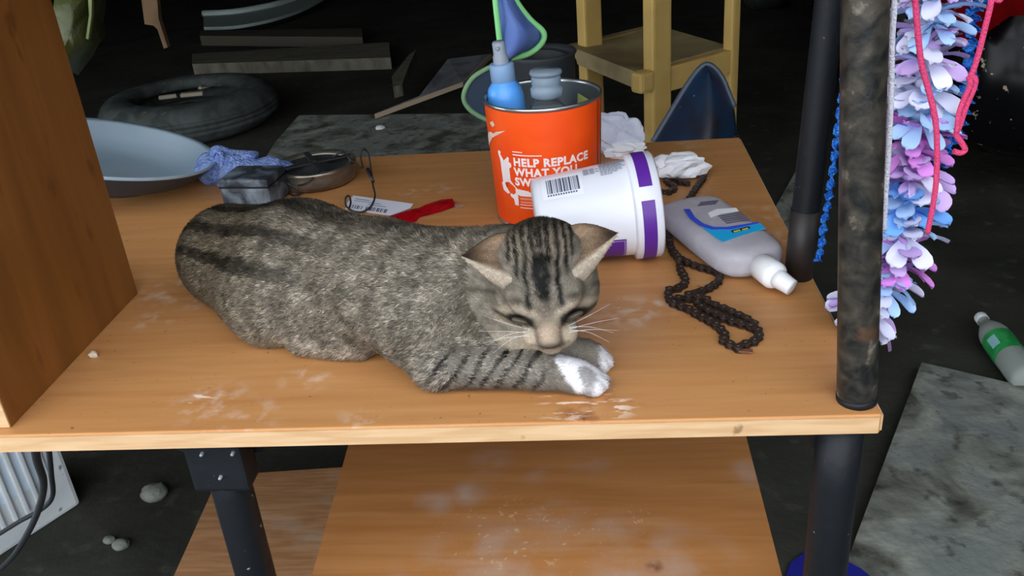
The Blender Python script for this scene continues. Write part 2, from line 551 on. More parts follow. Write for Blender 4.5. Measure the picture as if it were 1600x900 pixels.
# blue spray bottle standing in the canister
pxm = lambda P: (Vector(P) - CAM).dot(C_F) / FPX
sp_top = ch + .055
sb = U(783, 72, sp_top)
dx_ = Vector((sb.x - cx, sb.y - cy, 0))
lim = cr * .93 - .025
if dx_.length > lim: dx_ *= lim / dx_.length
sx_, sy_ = cx + dx_.x, cy + dx_.y
k_ = pxm((sx_, sy_, DT + ch))
spray = thing('spray_bottle', (sx_, sy_, DT + .005), 'blue spray bottle with frosted pump head standing in the orange canister', 'bottle')
Ms = Matrix.Translation((sx_, sy_, DT)) @ Matrix.Rotation(math.radians(-3), 4, 'Y')
r_ = 30 * k_
zt = ch + .004
blue_l = mat('blue liquid plastic', srgb(92, 168, 250), .25, .5, sub=.3)
MB().lathe([(0, .006), (r_ * .9, .006), (r_, .012), (r_, zt - .022), (r_ * .97, zt - .008), (r_ * .86, zt + .003), (r_ * .62, zt + .010), (r_ * .58, zt + .012)], Ms, 36).build('body', blue_l, spray)
frost = mat('frosted plastic', srgb(150, 186, 226), .4, .5, trans=.25)
frost2 = mat('grey frosted plastic', srgb(160, 172, 186), .4, .5, trans=.2)
MB().lathe([(r_ * .58, zt + .010), (r_ * .64, zt + .011), (r_ * .64, zt + .030), (r_ * .6, zt + .032), (r_ * .36, zt + .032)], Ms, 32).build('collar', frost, spray)
MB().lathe([(r_ * .40, zt + .030), (r_ * .40, zt + .040), (r_ * .34, zt + .043), (r_ * .34, zt + .056), (r_ * .28, zt + .058), (0, zt + .058)], Ms, 28).build('pump_head', frost2, spray)
MB().lathe([(.002, .0), (.0024, .003), (.001, .004), (0, .004)], Ms @ place((0, -r_ * .33, zt + .051), (-.5, -1, 0)), n=12).build('nozzle', frost2, spray)

# clear bottle with a disc cap
clear = mat('clear plastic', (.93, .96, .97, 1), .06, .5, trans=.95, ior=1.25)
cap_m = mat('cloudy cap plastic', srgb(176, 196, 214), .25, .5, trans=.55, ior=1.3)
cb_h = ch - .012
cbp = U(846, 150, cb_h + .012)
d_ = Vector((cbp.x - cx, cbp.y - cy, 0))
r2 = 34 * k_
if d_.length > cr * .9 - r2: d_ *= (cr * .9 - r2) / d_.length
bx_, by_ = cx + d_.x + .006, cy + d_.y
# keep clear of the spray bottle
sep = Vector((bx_ - sx_, by_ - sy_, 0))
if sep.length < r_ + r2 + .001:
    sep *= (r_ + r2 + .001) / sep.length
    bx_, by_ = sx_ + sep.x, sy_ + sep.y
clr = thing('flip_cap_bottle', (bx_, by_, DT + .005), 'clear bottle with a cloudy disc cap in the orange canister', 'bottle')
Mb = Matrix.Translation((bx_, by_, DT))
MB().lathe([(0, .006), (r2 * .95, .006), (r2, .012), (r2, cb_h - .018), (r2 * .93, cb_h - .008), (r2 * .72, cb_h + .003), (r2 * .45, cb_h + .010), (r2 * .42, cb_h + .013)], Mb, 36).build('body', clear, clr)
MB().lathe([(r2 * .60, cb_h + .011), (r2 * .72, cb_h + .013), (r2 * .72, cb_h + .022), (r2 * .62, cb_h + .025), (r2 * .66, cb_h + .027), (r2 * .66, cb_h + .035), (r2 * .55, cb_h + .037), (0, cb_h + .037)], Mb, 36).build('cap', cap_m, clr)
MB().lathe([(0, cb_h + .037), (r2 * .62, cb_h + .037), (r2 * .66, cb_h + .040), (r2 * .60, cb_h + .043), (0, cb_h + .044)], Mb, 32, sx=1.12).build('disc_lid', cap_m, clr)
MB().lathe([(0, cb_h * .72), (r2 * .88, cb_h * .72), (r2 * .9, cb_h * .74), (r2 * .9, cb_h - .02), (r2 * .6, cb_h - .006), (0, cb_h - .004)], Mb, 28).build('contents', mat('pale gel', srgb(186, 196, 204), .35, trans=.3), clr)
# yellow slip in the canister
ys = thing('paper_slip', (cx + cr * .6, cy - .01, DT + .006), 'small yellow green paper slip inside the orange canister', 'paper')
MB().prism([(cx + cr * .45, cy + .03, DT + .01), (cx + cr * .72, cy + .0, DT + .01), (cx + cr * .84, cy - .005, DT + ch - .012), (cx + cr * .60, cy + .045, DT + ch - .014)], (.0, .0008, 0)).build('slip', mat('yellow green paper', srgb(206, 216, 120), .6), ys)

# --- white tub lying on its side
Rl, Rb = .0580, .0458
pl = U(1024, 318, Rl); pb = U(836, 344, .0505)
pb = pl + (pb - pl) * 1.0
ax = (pl - pb); LT = ax.length; ax.normalize()
tub = thing('plastic_tub', ((pl.x + pb.x) / 2, (pl.y + pb.y) / 2, DT), 'white plastic tub with purple lid band lying on its side beside the canister', 'tub')
zr = Vector((0, 0, 1))
Mt = place(pb, ax, (0, -1, 0))
tub_m = mat('white tub plastic', srgb(228, 230, 240), .28, .5)
sl = (Rl - .0035 - Rb) / LT
tr_ = lambda z: Rb + sl * z
MB().lathe([(0, .0), (Rb - .008, .0), (Rb - .0025, .002), (Rb, .007), (tr_(LT * .5), LT * .5), (tr_(LT - .03), LT - .03)], Mt, 64).build('body', tub_m, tub)
lid_w = .030
lid_o = MB().lathe([(tr_(LT - .03), LT - .03), (Rl - .001, LT - .029), (Rl, LT - .027), (Rl, LT - .002), (Rl - .002, LT), (Rl - .006, LT - .0005), (Rl - .008, LT - .004), (0, LT - .004)], Mt, 64).build('lid', tub_m, tub)
# angle round the tub axis that faces a given pixel
def tub_ang(px, py):
    d = (C_F + C_R * ((px - 800) / FPX) - C_U * ((py - 450) / FPX)).normalized()
    best = None
    Mi = Mt.inverted()
    o = Mi @ CAM; dd = (Mi.to_3x3() @ d)
    t = 0.3
    while t < 2:
        p = o + dd * t
        if 0 < p.z < LT and math.hypot(p.x, p.y) < (tr_(p.z) if p.z < LT - .03 else Rl):
            return math.atan2(p.y, p.x), p.z
        t += .0005
    return (0, LT / 2)


def on_tub(vs, z0, a0, sx=1, lift=.0004, R=None):
    """x runs along the axis, y round it"""
    out = []
    for (x, y, _) in vs:
        z = z0 + x; r = (R or tr_(z)) + lift
        a = a0 + y / r
        out.append(Mt @ Vector((r * math.cos(a), r * math.sin(a), z)))
    return out


a_bar, z_bar = tub_ang(878, 289)
a_pr, z_pr = tub_ang(957, 262)
a_top, _ = tub_ang(955, 262); a_low, z_low = tub_ang(962, 385)
sg = 1 if a_bar > a_low else -1        # +y on the label means up in the photo
purple = mat('purple print', srgb(92, 40, 150), .35)
vs = []; fs = []
# long purple band round the lid in two stretches
for (pa, pb2) in ((tub_ang(1010, 236)[0] + sg * .5, tub_ang(1020, 290)[0]), (tub_ang(1022, 312)[0], tub_ang(1030, 398)[0] - sg * .5)):
    n = 20; o = len(vs)
    for i in range(n + 1):
        a = pa + (pb2 - pa) * i / n
        for z in (LT - .0225, LT - .0085):
            vs.append(Mt @ Vector(((Rl + .0004) * math.cos(a), (Rl + .0004) * math.sin(a), z)))
    fs += [(o + 2 * i, o + 2 * i + 1, o + 2 * i + 3, o + 2 * i + 2) for i in range(n)]
MB().add(vs, fs, True).build('purple_band', purple, lid_o)
# barcode
vs, fs = [], []
random.seed(3)
def vrects(R, y0, y1):
    for (x0, x1) in R:
        n = 6; o = len(vs)
        for i in range(n + 1):
            y = y0 + (y1 - y0) * i / n
            vs.extend([(x0, y, 0), (x1, y, 0)])
        fs.extend([(o + 2 * i, o + 2 * i + 1, o + 2 * i + 3, o + 2 * i + 2) for i in range(n)])
x = -.0165; R_ = []
while x < .0165:
    w = random.choice((.0006, .0009, .0014, .002)); R_.append((x, x + w)); x += w + random.choice((.0005, .0008, .0012))
vrects(R_, -.010 , .011)
for i in range(12): vrects([(-.0165 + i * .0027, -.0149 + i * .0027)], -.0132, -.0112)
MB().add(on_tub([(x, y * sg, 0) for x, y, z in vs], z_bar, a_bar, lift=.0007), fs, True).build('barcode', mat('slate print', srgb(84, 90, 112), .5), tub)
vs, fs = [], []
vrects([(-.0215, .0215)], -.0165, .0145)
MB().add(on_tub([(x, y * sg, 0) for x, y, z in vs], z_bar, a_bar, lift=.0003), fs, True).build('barcode_label', mat('white label', srgb(238, 240, 248), .4), tub)
# grey small print blocks
vs, fs = [], []
for i in range(13):
    w = (.0145, .0145, .014, .0145, .0145, .012, .013, .012, .013, .011, .012, .010, .006)[i]
    k = -.014
    while k < -.014 + 2 * w - .002:
        ww = random.uniform(.0015, .0045); vrects([(k, min(k + ww, .0150))], .020 - i * .0026, .0216 - i * .0026); k += ww + .0006
MB().add(on_tub([(x, y * sg, 0) for x, y, z in vs], z_pr, a_pr, lift=.0005), fs, True).build('small_print', mat('grey print', srgb(140, 146, 160), .5), tub)
vs, fs = [], []
a2, z2 = tub_ang(922, 268)
for i in range(5):
    vrects([(-.008, -.002), (-.001, .004), (.005, .009)][:2 + i % 2], .004 - i * .0026, .0056 - i * .0026)
MB().add(on_tub([(x, y * sg, 0) for x, y, z in vs], z2, a2, lift=.0005), fs, True).build('small_print', bpy.data.materials['grey print'], tub)
# purple front label, seen at the lower edge
vs, fs = [], []
vrects([(-.05, .0115)], -.05, .0105)
MB().add(on_tub([(x, y * sg, 0) for x, y, z in vs], z_low, a_low, lift=.0005), fs, True).build('front_label', purple, tub)
vs, fs = [], []
vrects([(.0095, .0103)], -.05, .0088); vrects([(-.05, .0103)], .0080, .0088)
MB().add(on_tub([(x, y * sg, 0) for x, y, z in vs], z_low, a_low, lift=.0008), fs, True).build('label_frame', mat('lilac print', srgb(190, 170, 226), .4), tub)

# --- sanitiser pump bottle lying on the desk
sA = U(1082, 330, .02); sB = U(1178, 404, .02)
sdir = (sB - sA); sdir.z = 0; SL = sdir.length; sdir.normalize()
sside = Vector((0, 0, 1)).cross(sdir)
san = thing('pump_bottle', (((sA + sB) / 2).x, ((sA + sB) / 2).y, DT), 'clear sanitiser bottle with blue label and white pump lying near the back post', 'bottle')
def sloc(l, w, h): return Vector((sA.x, sA.y, DT)) + sdir * l + sside * w + Vector((0, 0, h))
wmax = .0405
prof = [(-.018, .55, .5), (-.016, .8, .75), (-.010, .95, .95), (0, 1, 1), (SL * .4, 1, 1), (SL * .80, .98, 1), (SL * .94, .92, .97), (SL * 1.02, .78, .90), (SL * 1.06, .52, .76), (SL * 1.08, .3, .62), (SL * 1.12, .28, .6)]
vs, fs = [], []
n = 32; hh = .0165
for (l, w, h) in prof:
    for k in range(n):
        q = 2 * math.pi * k / n
        c, s_ = math.cos(q), math.sin(q)
        e = .62
        vs.append(sloc(l, wmax * w * math.copysign(abs(c) ** e, c), .0175 + hh * h * math.copysign(abs(s_) ** e, s_)))
for i in range(len(prof) - 1):
    fs += [(i * n + k, i * n + (k + 1) % n, (i + 1) * n + (k + 1) % n, (i + 1) * n + k) for k in range(n)]
fs += [tuple(reversed(range(n))), tuple((len(prof) - 1) * n + k for k in range(n))]
gel = mat('clear gel plastic', srgb(214, 210, 220), .2, .5, trans=.38, ior=1.1)
overlay(gel, srgb(236, 236, 240), 60, .5, .75, .5)
sbody = MB().add(vs, fs, True).build('body', gel, san)
top_h = .0175 + hh + .0005
def flat_label(pts, name, m, h=top_h, th=.0004):
    P = []
    for (px, py) in pts:
        p = U(px, py, h); P.append(p)
    MB().prism(P, (0, 0, th)).build(name, m, san)
cyan = mat('cyan label', srgb(40, 182, 240), .35); dblue = mat('blue label', srgb(66, 92, 226), .35)
flat_label([(1068, 327), (1078, 327), (1086, 340), (1100, 350), (1116, 355), (1136, 355), (1185, 347), (1186, 349), (1140, 359), (1112, 359), (1092, 352), (1078, 342)], 'blue_swoosh', dblue)
flat_label([(1098, 356), (1112, 359), (1140, 358), (1186, 348), (1197, 357), (1172, 364), (1150, 371), (1130, 378), (1122, 374)], 'cyan_label', cyan, top_h - .0003)
flat_label([(1142, 361), (1170, 354), (1172, 357), (1145, 364)], 'name_patch', mat('black patch', (.02, .02, .025, 1), .4), top_h + .0003)
flat_label([(1146, 361.5), (1156, 359), (1157, 360.3), (1147, 362.8)], 'patch_print', mat('yellow print', srgb(236, 208, 70), .4), top_h + .0008)
flat_label([(1159, 358.3), (1168, 356), (1169, 357.3), (1160, 359.6)], 'patch_print', bpy.data.materials['yellow print'], top_h + .0008)
flat_label([(1106, 333), (1120, 327), (1150, 325), (1154, 330), (1126, 334), (1110, 340)], 'white_sticker', mat('white sticker', srgb(244, 246, 250), .4), top_h)
gp = mat('dark small print', srgb(96, 92, 112), .5)
for i in range(5):
    y = 337.5 + i * 2.7
    flat_label([(1122 + i * 3, y), (1158 + i * 3, y - 6), (1159 + i * 3, y - 4.8), (1123 + i * 3, y + 1.2)], 'print_line', gp)
for i in range(3):
    y = 316 + i * 2.4
    flat_label([(1094 - i * 2, y), (1122 - i * 2, y - 3), (1123 - i * 2, y - 2), (1094 - i * 2, y + 1.2)], 'print_line', gp)
wp = mat('white pump plastic', srgb(240, 240, 242), .4, .5)
pd_ = (sdir + Vector((0, 0, -.02))).normalized()
Mp = place(sloc(SL * 1.10, 0, .0185), sdir, (0, 0, 1))
MB().lathe([(0, -.014), (.0085, -.014), (.0085, .0), (.0125, .0015), (.0142, .003), (.0142, .026), (.0125, .029), (.0085, .031), (0, .031)], Mp, 28).build('collar', wp, san)
a_ = Mp @ Vector((0, 0, .029)); tip = U(1238, 450, .012)
dn = (tip - a_)
MB().tube([a_, a_ + dn * .25, a_ + dn * .8, tip], [.0085, .0098, .0086, .0082], n=20, cap=True).build('nozzle', wp, san)
nd = dn.normalized()
MB().lathe([(.0074, .0003), (.0076, .0006), (.0035, .0002), (0, -.0)], place(tip, nd), 20).build('nozzle_mouth', mat('shaded plastic', srgb(214, 214, 218), .5), san)

# --- bike chain
c1 = lambda L: [(1030 + x * .1779, 240 + y * .1779) for x, y in L]
c2 = lambda L: [(1020 + x * .1889, 390 + y * .1889) for x, y in L]
cp = c1([(392, 120), (392, 205), (335, 285), (280, 370), (215, 445), (150, 500), (100, 560), (85, 640), (90, 740), (105, 830)]) + c2([
    (205, 60), (300, 112), (385, 145), (470, 165), (548, 200), (540, 262), (480, 312), (400, 345), (330, 380), (400, 470), (500, 525), (600, 575), (720, 612), (830, 645), (884, 690),
    (850, 748), (770, 782), (715, 815), (640, 787), (580, 745), (598, 695), (550, 645), (470, 590), (370, 535), (270, 478), (170, 445), (130, 385), (155, 312), (232, 312), (272, 245), (232, 180), (215, 110), (175, 40)])
cp2 = c1([(20, 330), (100, 335), (135, 290), (60, 235), (130, 215), (200, 255), (275, 262)])
cp3 = c2([(215, 398), (300, 405), (360, 418), (470, 445), (570, 480), (660, 520), (770, 570), (868, 628)])
link_m = mat('oily chain steel', srgb(58, 50, 46), .45, .5, metal=.45, var=srgb(84, 60, 46), vscale=90, bump=.2, bscale=300)
PITCH_C = .0098
bm_ = MB()
for zz in (.0008, .0052):
    ring = []
    for k in range(20):
        q = 2 * math.pi * k / 20
        x_ = math.cos(q) * .0044; y_ = math.sin(q) * .0044
        x_ += math.copysign(PITCH_C / 2, x_) if abs(x_) > 1e-6 else 0
        wst = 1 - .35 * math.exp(-(x_ / .003) ** 2)
        ring.append((x_, y_ * wst, zz))
    bm_.prism(ring, (0, 0, .0014))
for sx in (-1, 1):
    bm_.lathe([(0, 0), (.002, 0), (.002, .0074), (0, .0074)], Matrix.Translation((sx * PITCH_C / 2, 0, 0)), 10)
    bm_.lathe([(.0032, .0018), (.0032, .0052)], Matrix.Translation((sx * PITCH_C / 2, 0, 0)), 10)
chain = thing('bike_chain', U(1110, 460, 0), 'rusty dark bicycle chain snaking across the desk beside the white tub', 'chain')
link0 = None
def lay_chain(P, lift0=0.0):
    global link0
    pts = catmull([U(a, b, .004) for a, b in P], 14)
    acc = 0; last = pts[0].copy(); laid = []
    for p in pts[1:]:
        while (p - last).length >= PITCH_C:
            nx = last + (p - last).normalized() * PITCH_C
            laid.append((last.copy(), nx.copy())); last = nx
    allm = globals().setdefault('laid_all', [])
    for i, (a, b) in enumerate(laid):
        m = (a + b) / 2
        z = DT + lift0
        for (q, zq, idx) in allm:
            if (Vector((q.x, q.y, 0)) - Vector((m.x, m.y, 0))).length < .0085 and idx < len(allm) - 3:
                z = max(z, zq + .0042)
        allm.append((m.copy(), z, len(allm)))
        if link0 is None:
            o = bm_.build('chain_link', link_m, chain, origin=(0, 0, 0))
            link0 = o
        else:
            o = link0.copy(); COL.objects.link(o); o.parent = chain
        ang = math.atan2(b.y - a.y, b.x - a.x)
        o.location = Vector((m.x, m.y, z)) - chain.location
        o.rotation_euler = (random.uniform(-.12, .12), 0, ang)
        o.scale = (1, 1, 1) if i % 2 else (1, .86, .9)
lay_chain(cp); lay_chain(cp2); lay_chain(cp3)
chain['_o'] = tuple(chain.location)
tl = U(1165, 548, .003)
MB().box(tl, (.012, .006, .0015), Matrix.Rotation(-.2, 3, 'Z'), .0005).build('end_plate', mat('rust red', srgb(112, 72, 54), .6), chain)

# --- crumpled tissue, white cloth behind
def crumple(name, centre, dims, m, seed, folds=14, amp=.22, sub=5, flat=False):
    rng = np.random.default_rng(seed)
    bm = bmesh.new(); bmesh.ops.create_icosphere(bm, subdivisions=sub, radius=1)
    P = np.array([v.co[:] for v in bm.verts])
    disp = np.zeros(len(P))
    for i in range(folds):
        nrm = rng.normal(size=3); nrm /= np.linalg.norm(nrm); c = rng.uniform(-.8, .8)
        x = P @ nrm - c
        w = rng.uniform(.10, .35)
        disp += rng.choice([-1, 1]) * amp * np.maximum(0, 1 - np.abs(x) / w) * rng.uniform(.4, 1)
    P = P * (1 + disp)[:, None]
    P *= np.array(dims) / 2
    P[:, 2] = np.maximum(P[:, 2], -dims[2] * .34)
    P[:, 2] -= P[:, 2].min()
    P += np.array(centre)
    bm.verts.index_update()
    fs = [tuple(v.index for v in f.verts) for f in bm.faces]; bm.free()
    return MB().add([tuple(p) for p in P], fs, False).build(name, m)

tis_m = mat('tissue paper', srgb(238, 240, 246), .8, .2, sub=.1)
c = U(1064, 265, .012)
t1 = crumple('crumpled_tissue', (c.x - .004, c.y, DT + .006), (.070, .042, .034), tis_m, 5, 14, .18)
tag(t1, 'crumpled white tissue on top of the chain behind the tub', 'tissue')
c = U(978, 243, .012)
t2 = crumple('tissue', (c.x, c.y + .03, DT), (.062, .03, .03), tis_m, 8, 12, .2)
tag(t2, 'flat folded white tissue peeking over the top of the tub', 'tissue')
c = U(962, 214, .02)
t3 = crumple('cloth', (c.x + .002, .676, DT), (.066, .05, .066), mat('white cloth', srgb(206, 210, 228), .8, .2), 11, 10, .22)
tag(t3, 'white cloth bundle right behind the orange canister at the desk edge', 'cloth')

# --- bowl, towel, charger, drum, tag, wrapper
bc = U(160, 226, .082)
bowl_n = Vector((.27, .13, 1)).normalized()
br = 170 * pxm(bc)
bowl = thing('basin', (bc.x, bc.y, DT), 'pale grey enamel basin leaning on the desk behind the side panel', 'basin')
Mw = place(bc, bowl_n)
MB().lathe([(0, -.038), (br * .55, -.038), (br * .72, -.032), (br * .86, -.018), (br * .96, -.004), (br, 0), (br * 1.005, -.002), (br * .995, -.005)], Mw, 80).build('bowl', mat('blue grey enamel', srgb(150, 172, 188), .35, .5, var=srgb(168, 186, 198), vscale=5), bowl)
MB().lathe([(br * .995, -.005), (br * .98, -.0075), (br * .88, -.024), (br * .74, -.038), (br * .56, -.046), (0, -.046)], Mw, 80).build('underside', mat('shade toned enamel', srgb(52, 58, 66), .6, .3), bowl)  # shade below the rim, painted as a dark outer colour
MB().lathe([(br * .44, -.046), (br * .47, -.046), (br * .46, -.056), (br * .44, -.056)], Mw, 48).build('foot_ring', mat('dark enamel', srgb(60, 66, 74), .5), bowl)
terry = mat('blue terry cloth', srgb(118, 144, 208), .95, .1, var=srgb(150, 172, 224), vscale=60, bump=.9, bscale=240)
c = U(352, 262, .02)
tw = crumple('towel', (c.x + .0, c.y, DT), (.090, .075, .058), terry, 21, 8, .16)
c = U(418, 268, .015)
twb = crumple('towel_end', (c.x - .008, c.y, DT), (.105, .06, .040), terry, 23, 8, .16)
w_ = twb.matrix_basis.translation.copy()
twb.parent = tw; twb.location = w_ - tw.location
tag(tw, 'crumpled blue terry cloth between the basin and the metal drum', 'cloth')
loop = catmull([U(338, 285, .012), U(334, 262, .03), U(332, 242, .045), U(340, 236, .05), U(347, 244, .045), U(346, 262, .03), U(346, 285, .012)], 5)
lo = MB().tube(loop, .0035, n=8).build('hanging_loop', terry, tw)

c = U(399, 297, .018)
ad = thing('power_adapter', (c.x, c.y, DT), 'dusty black power adapter block behind the cat back', 'adapter')
Ra = Matrix.Rotation(-.12, 3, 'Z')
adm = mat('dusty black plastic', srgb(40, 46, 54), .55, .4, var=srgb(120, 132, 142), vscale=34, ramp=(.42, .72), bump=.3, bscale=80)
ab = MB().box((c.x, c.y, DT + .0165), (.072, .06, .032), Ra, .005).build('lower_shell', adm, ad)
MB().box((c.x, c.y, DT + .0385), (.072, .06, .012), Ra, .004).build('upper_shell', adm, ad)
MB().box((c.x, c.y, DT + .0323), (.0725, .0605, .0012), Ra).build('seam', black_metal, ad)

c = U(494, 268, .014)
dr = thing('metal_drum', (c.x, c.y, DT), 'round steel drum with black top and wires behind the cat', 'drum')
Rd = 62 * pxm(c)
Md = Matrix.Translation((c.x, c.y, DT))
MB().lathe([(Rd * .86, 0), (Rd * .97, .003), (Rd, .010), (Rd, .018), (Rd * .98, .021), (Rd * 1.03, .024), (Rd * 1.03, .028), (Rd * .97, .029), (Rd * .86, .026), (Rd * .84, .022)], Md, 64).build('casing', mat('worn steel', srgb(168, 162, 150), .32, metal=.8, var=srgb(110, 104, 94), vscale=14), dr)
MB().lathe([(Rd * .86, .024), (Rd * .7, .020), (Rd * .35, .022), (Rd * .3, .026), (0, .027)], Md, 48).build('cone', mat('black felt', (.012, .013, .014, 1), .85), dr)
for k in range(4):
    a = k * math.pi / 2 + .5
    MB().box((c.x + math.cos(a) * Rd * .5, c.y + math.sin(a) * Rd * .5, DT + .028), (Rd * .9, .009, .003), Matrix.Rotation(a, 3, 'Z'), .001).build('spoke', mat('black spoke', (.016, .017, .018, 1), .6) if k == 0 else bpy.data.materials['black spoke'], dr)
wire = mat('black wire', (.02, .02, .022, 1), .45)
w1 = catmull([U(520, 246, .03), U(536, 238, .038), U(556, 256, .03), U(566, 262, .028), U(563, 242, .048), U(568, 234, .054), U(575, 240, .046), U(580, 268, .026), U(583, 290, .014), U(586, 306, .010), U(580, 322, .006), U(566, 331, .003), U(552, 330, .002), U(541, 322, .004), U(540, 310, .012), U(545, 306, .013), U(548, 316, .006), U(545, 326, .002)], 8)
wr = MB().tube(w1, .0013, n=8).build('wire', wire, dr)
MB().tube([U(574, 264, .029), U(583, 284, .018)], [.0028, .0024], n=10).build('splice', wire, dr)
MB().tube(catmull([U(428, 270, .02), U(455, 288, .012), U(480, 286, .02), U(500, 266, .03)], 8), .0014, n=8).build('wire', wire, dr)
MB().tube(catmull([U(448, 286, .018), U(470, 300, .004), U(460, 305, .003), U(450, 302, .004)], 8), .0014, n=8).build('wire', wire, dr)

# barcode tag
tg = [(552, 306), (646, 319), (642, 325), (610, 337), (540, 327), (542, 318)]
ctr = U(590, 321, .001)
tagt = thing('paper_tag', (ctr.x, ctr.y, DT), 'white paper tag with barcode lying on the red wrapper end', 'tag')
MB().prism([U(a, b, .0012) for a, b in tg], (0, 0, .0006)).build('card', mat('tag card', srgb(226, 230, 242), .6), tagt)
pr_m = mat('tag print', srgb(60, 66, 96), .6)
e0 = U(552, 306, .0019); ex_ = (U(646, 319, .0019) - e0); ey_ = (U(540, 327, .0019) - U(552, 306, .0019))
def tq(u0, v0, u1, v1, nm):
    P = [e0 + ex_ * u + ey_ * v for u, v in ((u0, v0), (u1, v0), (u1, v1), (u0, v1))]
    return P
vs, fs = [], []
for (u0, v0, u1, v1) in [(.06, .16, .3, .2), (.06, .3, .5, .33), (.3, .44, .6, .47)] + [(.08 + i * .035 + (.006 if i % 3 else 0), .62, .08 + i * .035 + (.012, .02, .026)[i % 3], .86) for i in range(5)] + [(.30 + i * .03, .6, .30 + i * .03 + (.018, .01, .024, .014)[i % 4], .86) for i in range(12)]:
    o = len(vs); vs += tq(u0, v0, u1, v1, ''); fs.append((o, o + 1, o + 2, o + 3))
MB().add(vs, fs).build('tag_print', pr_m, tagt)
# red wrapper
wc = U(665, 330, .002)
wt = thing('candy_wrapper', (wc.x, wc.y, DT), 'torn shiny red wrapper beside the paper tag', 'wrapper')
red = mat('red foil', srgb(176, 16, 26), .25, .6, var=srgb(140, 8, 18), vscale=40, bump=.4, bscale=90)
g = []
up_ = [(606, 338), (640, 328), (655, 325), (665, 320), (690, 312), (704, 313)]
lo_ = [(632, 350), (650, 346), (656, 339), (668, 336), (690, 330), (712, 322)]
vs = []; n = len(up_)
for i in range(n):
    a = U(*up_[i], .001); b = U(*lo_[i], .001)
    for k, t in enumerate((0, .5, 1)):
        p = a.lerp(b, t); p.z = DT + (.0015 if k != 1 else .0055 + .002 * (i % 2)); vs.append(p)
for i in range(n):
    for k, t in enumerate((0, .5, 1)):
        vs.append(vs[i * 3 + k] - Vector((0, 0, .0009)))
fs = []
for o, fl in ((0, 1), (n * 3, -1)):
    for i in range(n - 1):
        for k in range(2):
            q = (o + i * 3 + k, o + i * 3 + k + 1, o + i * 3 + 3 + k + 1, o + i * 3 + 3 + k)
            fs.append(q if fl > 0 else q[::-1])
MB().add(vs, fs, True).build('foil', red, wt)
MB().prism([U(704, 313, .001), U(716, 320, .001), U(724, 322, .001), U(712, 325, .001)], (0, 0, .001)).build('clear_end', mat('cellophane', srgb(220, 190, 180), .2, trans=.5), wt)
# crumb
c = U(145, 552, .004)
cb = crumple('crumb', (c.x, c.y, DT), (.009, .008, .007), mat('pale crumb', srgb(206, 190, 170), .8), 3, 6, .2, 3)
tag(cb, 'small pale crumb near the foot of the side panel', 'crumb')

# ------------------------------------------------------------------ the cat
def smin(a, b, k):
    h = np.clip(.5 + .5 * (b - a) / k, 0, 1)
    return b + (a - b) * h - k * h * (1 - h)


Z3 = np.array
rngc = np.random.default_rng(12)
# head frame: l to the photo's right, f towards the nose, u out of the forehead
HC = Z3([-.2635, .056, .102])
HF = Z3([0.01, -.485, -.874]); HF /= np.linalg.norm(HF)
HL = Z3([1, 0, 0.]) - HF * HF[0]; HL /= np.linalg.norm(HL)
HU = np.cross(HF, HL)
if HU[1] > 0: HU = -HU
# tip the head a touch to the photo's left like the roll of the picture
_a = math.radians(-3)
HL, HF = HL * math.cos(_a) + HF * math.sin(_a), HF * math.cos(_a) - HL * math.sin(_a)


def hw(l, f, u): return HC + HL * l + HF * f + HU * u


prims = []   # (kind, data, k)
def cap(a, b, ra, rb, k=.02): prims.append(('c', Z3(a, float), Z3(b, float), ra, rb, k))
def ell(c, r, ax=None, k=.02, neg=False): prims.append(('n' if neg else 'e', Z3(c, float), Z3(r, float), np.eye(3) if ax is None else ax, 0, k))


BA = Z3([.84, -.52, 0]); BA /= np.linalg.norm(BA)          # body axis, rump to shoulder
BN = Z3([-.52, -.84, 0]); BN /= np.linalg.norm(BN)         # to the near flank
BAX = np.stack([BA, BN, Z3([0, 0, 1.])])
HAX = np.stack([HL, HF, HU])
cap((-.605, .246, .054), (-.515, .192, .063), .050, .059)
cap((-.640, .268, .034), (-.545, .155, .030), .034, .032, .02)
cap((-.515, .192, .064), (-.42, .137, .064), .060, .056)
cap((-.42, .137, .064), (-.365, .108, .066), .056, .049)
ell((-.618, .256, .048), (.046, .046, .045), BAX)
ell((-.532, .160, .045), (.075, .042, .045), BAX, .02)                  # near thigh
ell((-.55, .26, .045), (.07, .04, .043), BAX, .02)                      # far thigh
cap((-.500, .122, .015), (-.445, .112, .013), .015, .014, .014)          # near hind foot
ell((-.47, .128, .034), (.04, .022, .030), BAX, .018)
ell((-.385, .088, .055), (.042, .036, .048), BAX, .02)                  # near shoulder
cap((-.385, .082, .055), (-.362, .062, .024), .032, .0225, .015)
cap((-.362, .060, .0225), (-.275, .052, .0185), .0225, .0165, .010)      # near forearm
cap((-.275, .052, .0185), (-.245, .047, .0150), .0165, .0150, .008)
ell((-.236, .045, .0125), (.017, .0155, .0125), None, .006)
for dy, dxx in ((-.0105, -.002), (-.0040, .003), (.0030, .004), (.0095, .000)):
    ell((-.225 + dxx, .0445 + dy, .0085), (.0085, .0042, .0078), None, .003)
cap((-.33, .100, .03), (-.262, .084, .0185), .024, .0155, .010)          # far forearm
cap((-.262, .084, .0185), (-.235, .080, .0145), .0155, .0145, .008)
ell((-.230, .079, .0125), (.016, .0150, .0125), None, .006)
for dy, dxx in ((-.0105, -.001), (-.0040, .003), (.0030, .003), (.0095, .000)):
    ell((-.2205 + dxx, .0785 + dy, .0085), (.0085, .0042, .0078), None, .003)
ell((-.335, .095, .045), (.042, .030, .040), BAX, .02)                   # chest
cap((-.30, .088, .035), (-.275, .08, .05), .024, .022, .015)
cap((-.375, .115, .078), hw(0, -.014, -.034), .044, .036, .02)           # neck
NB = len(prims)
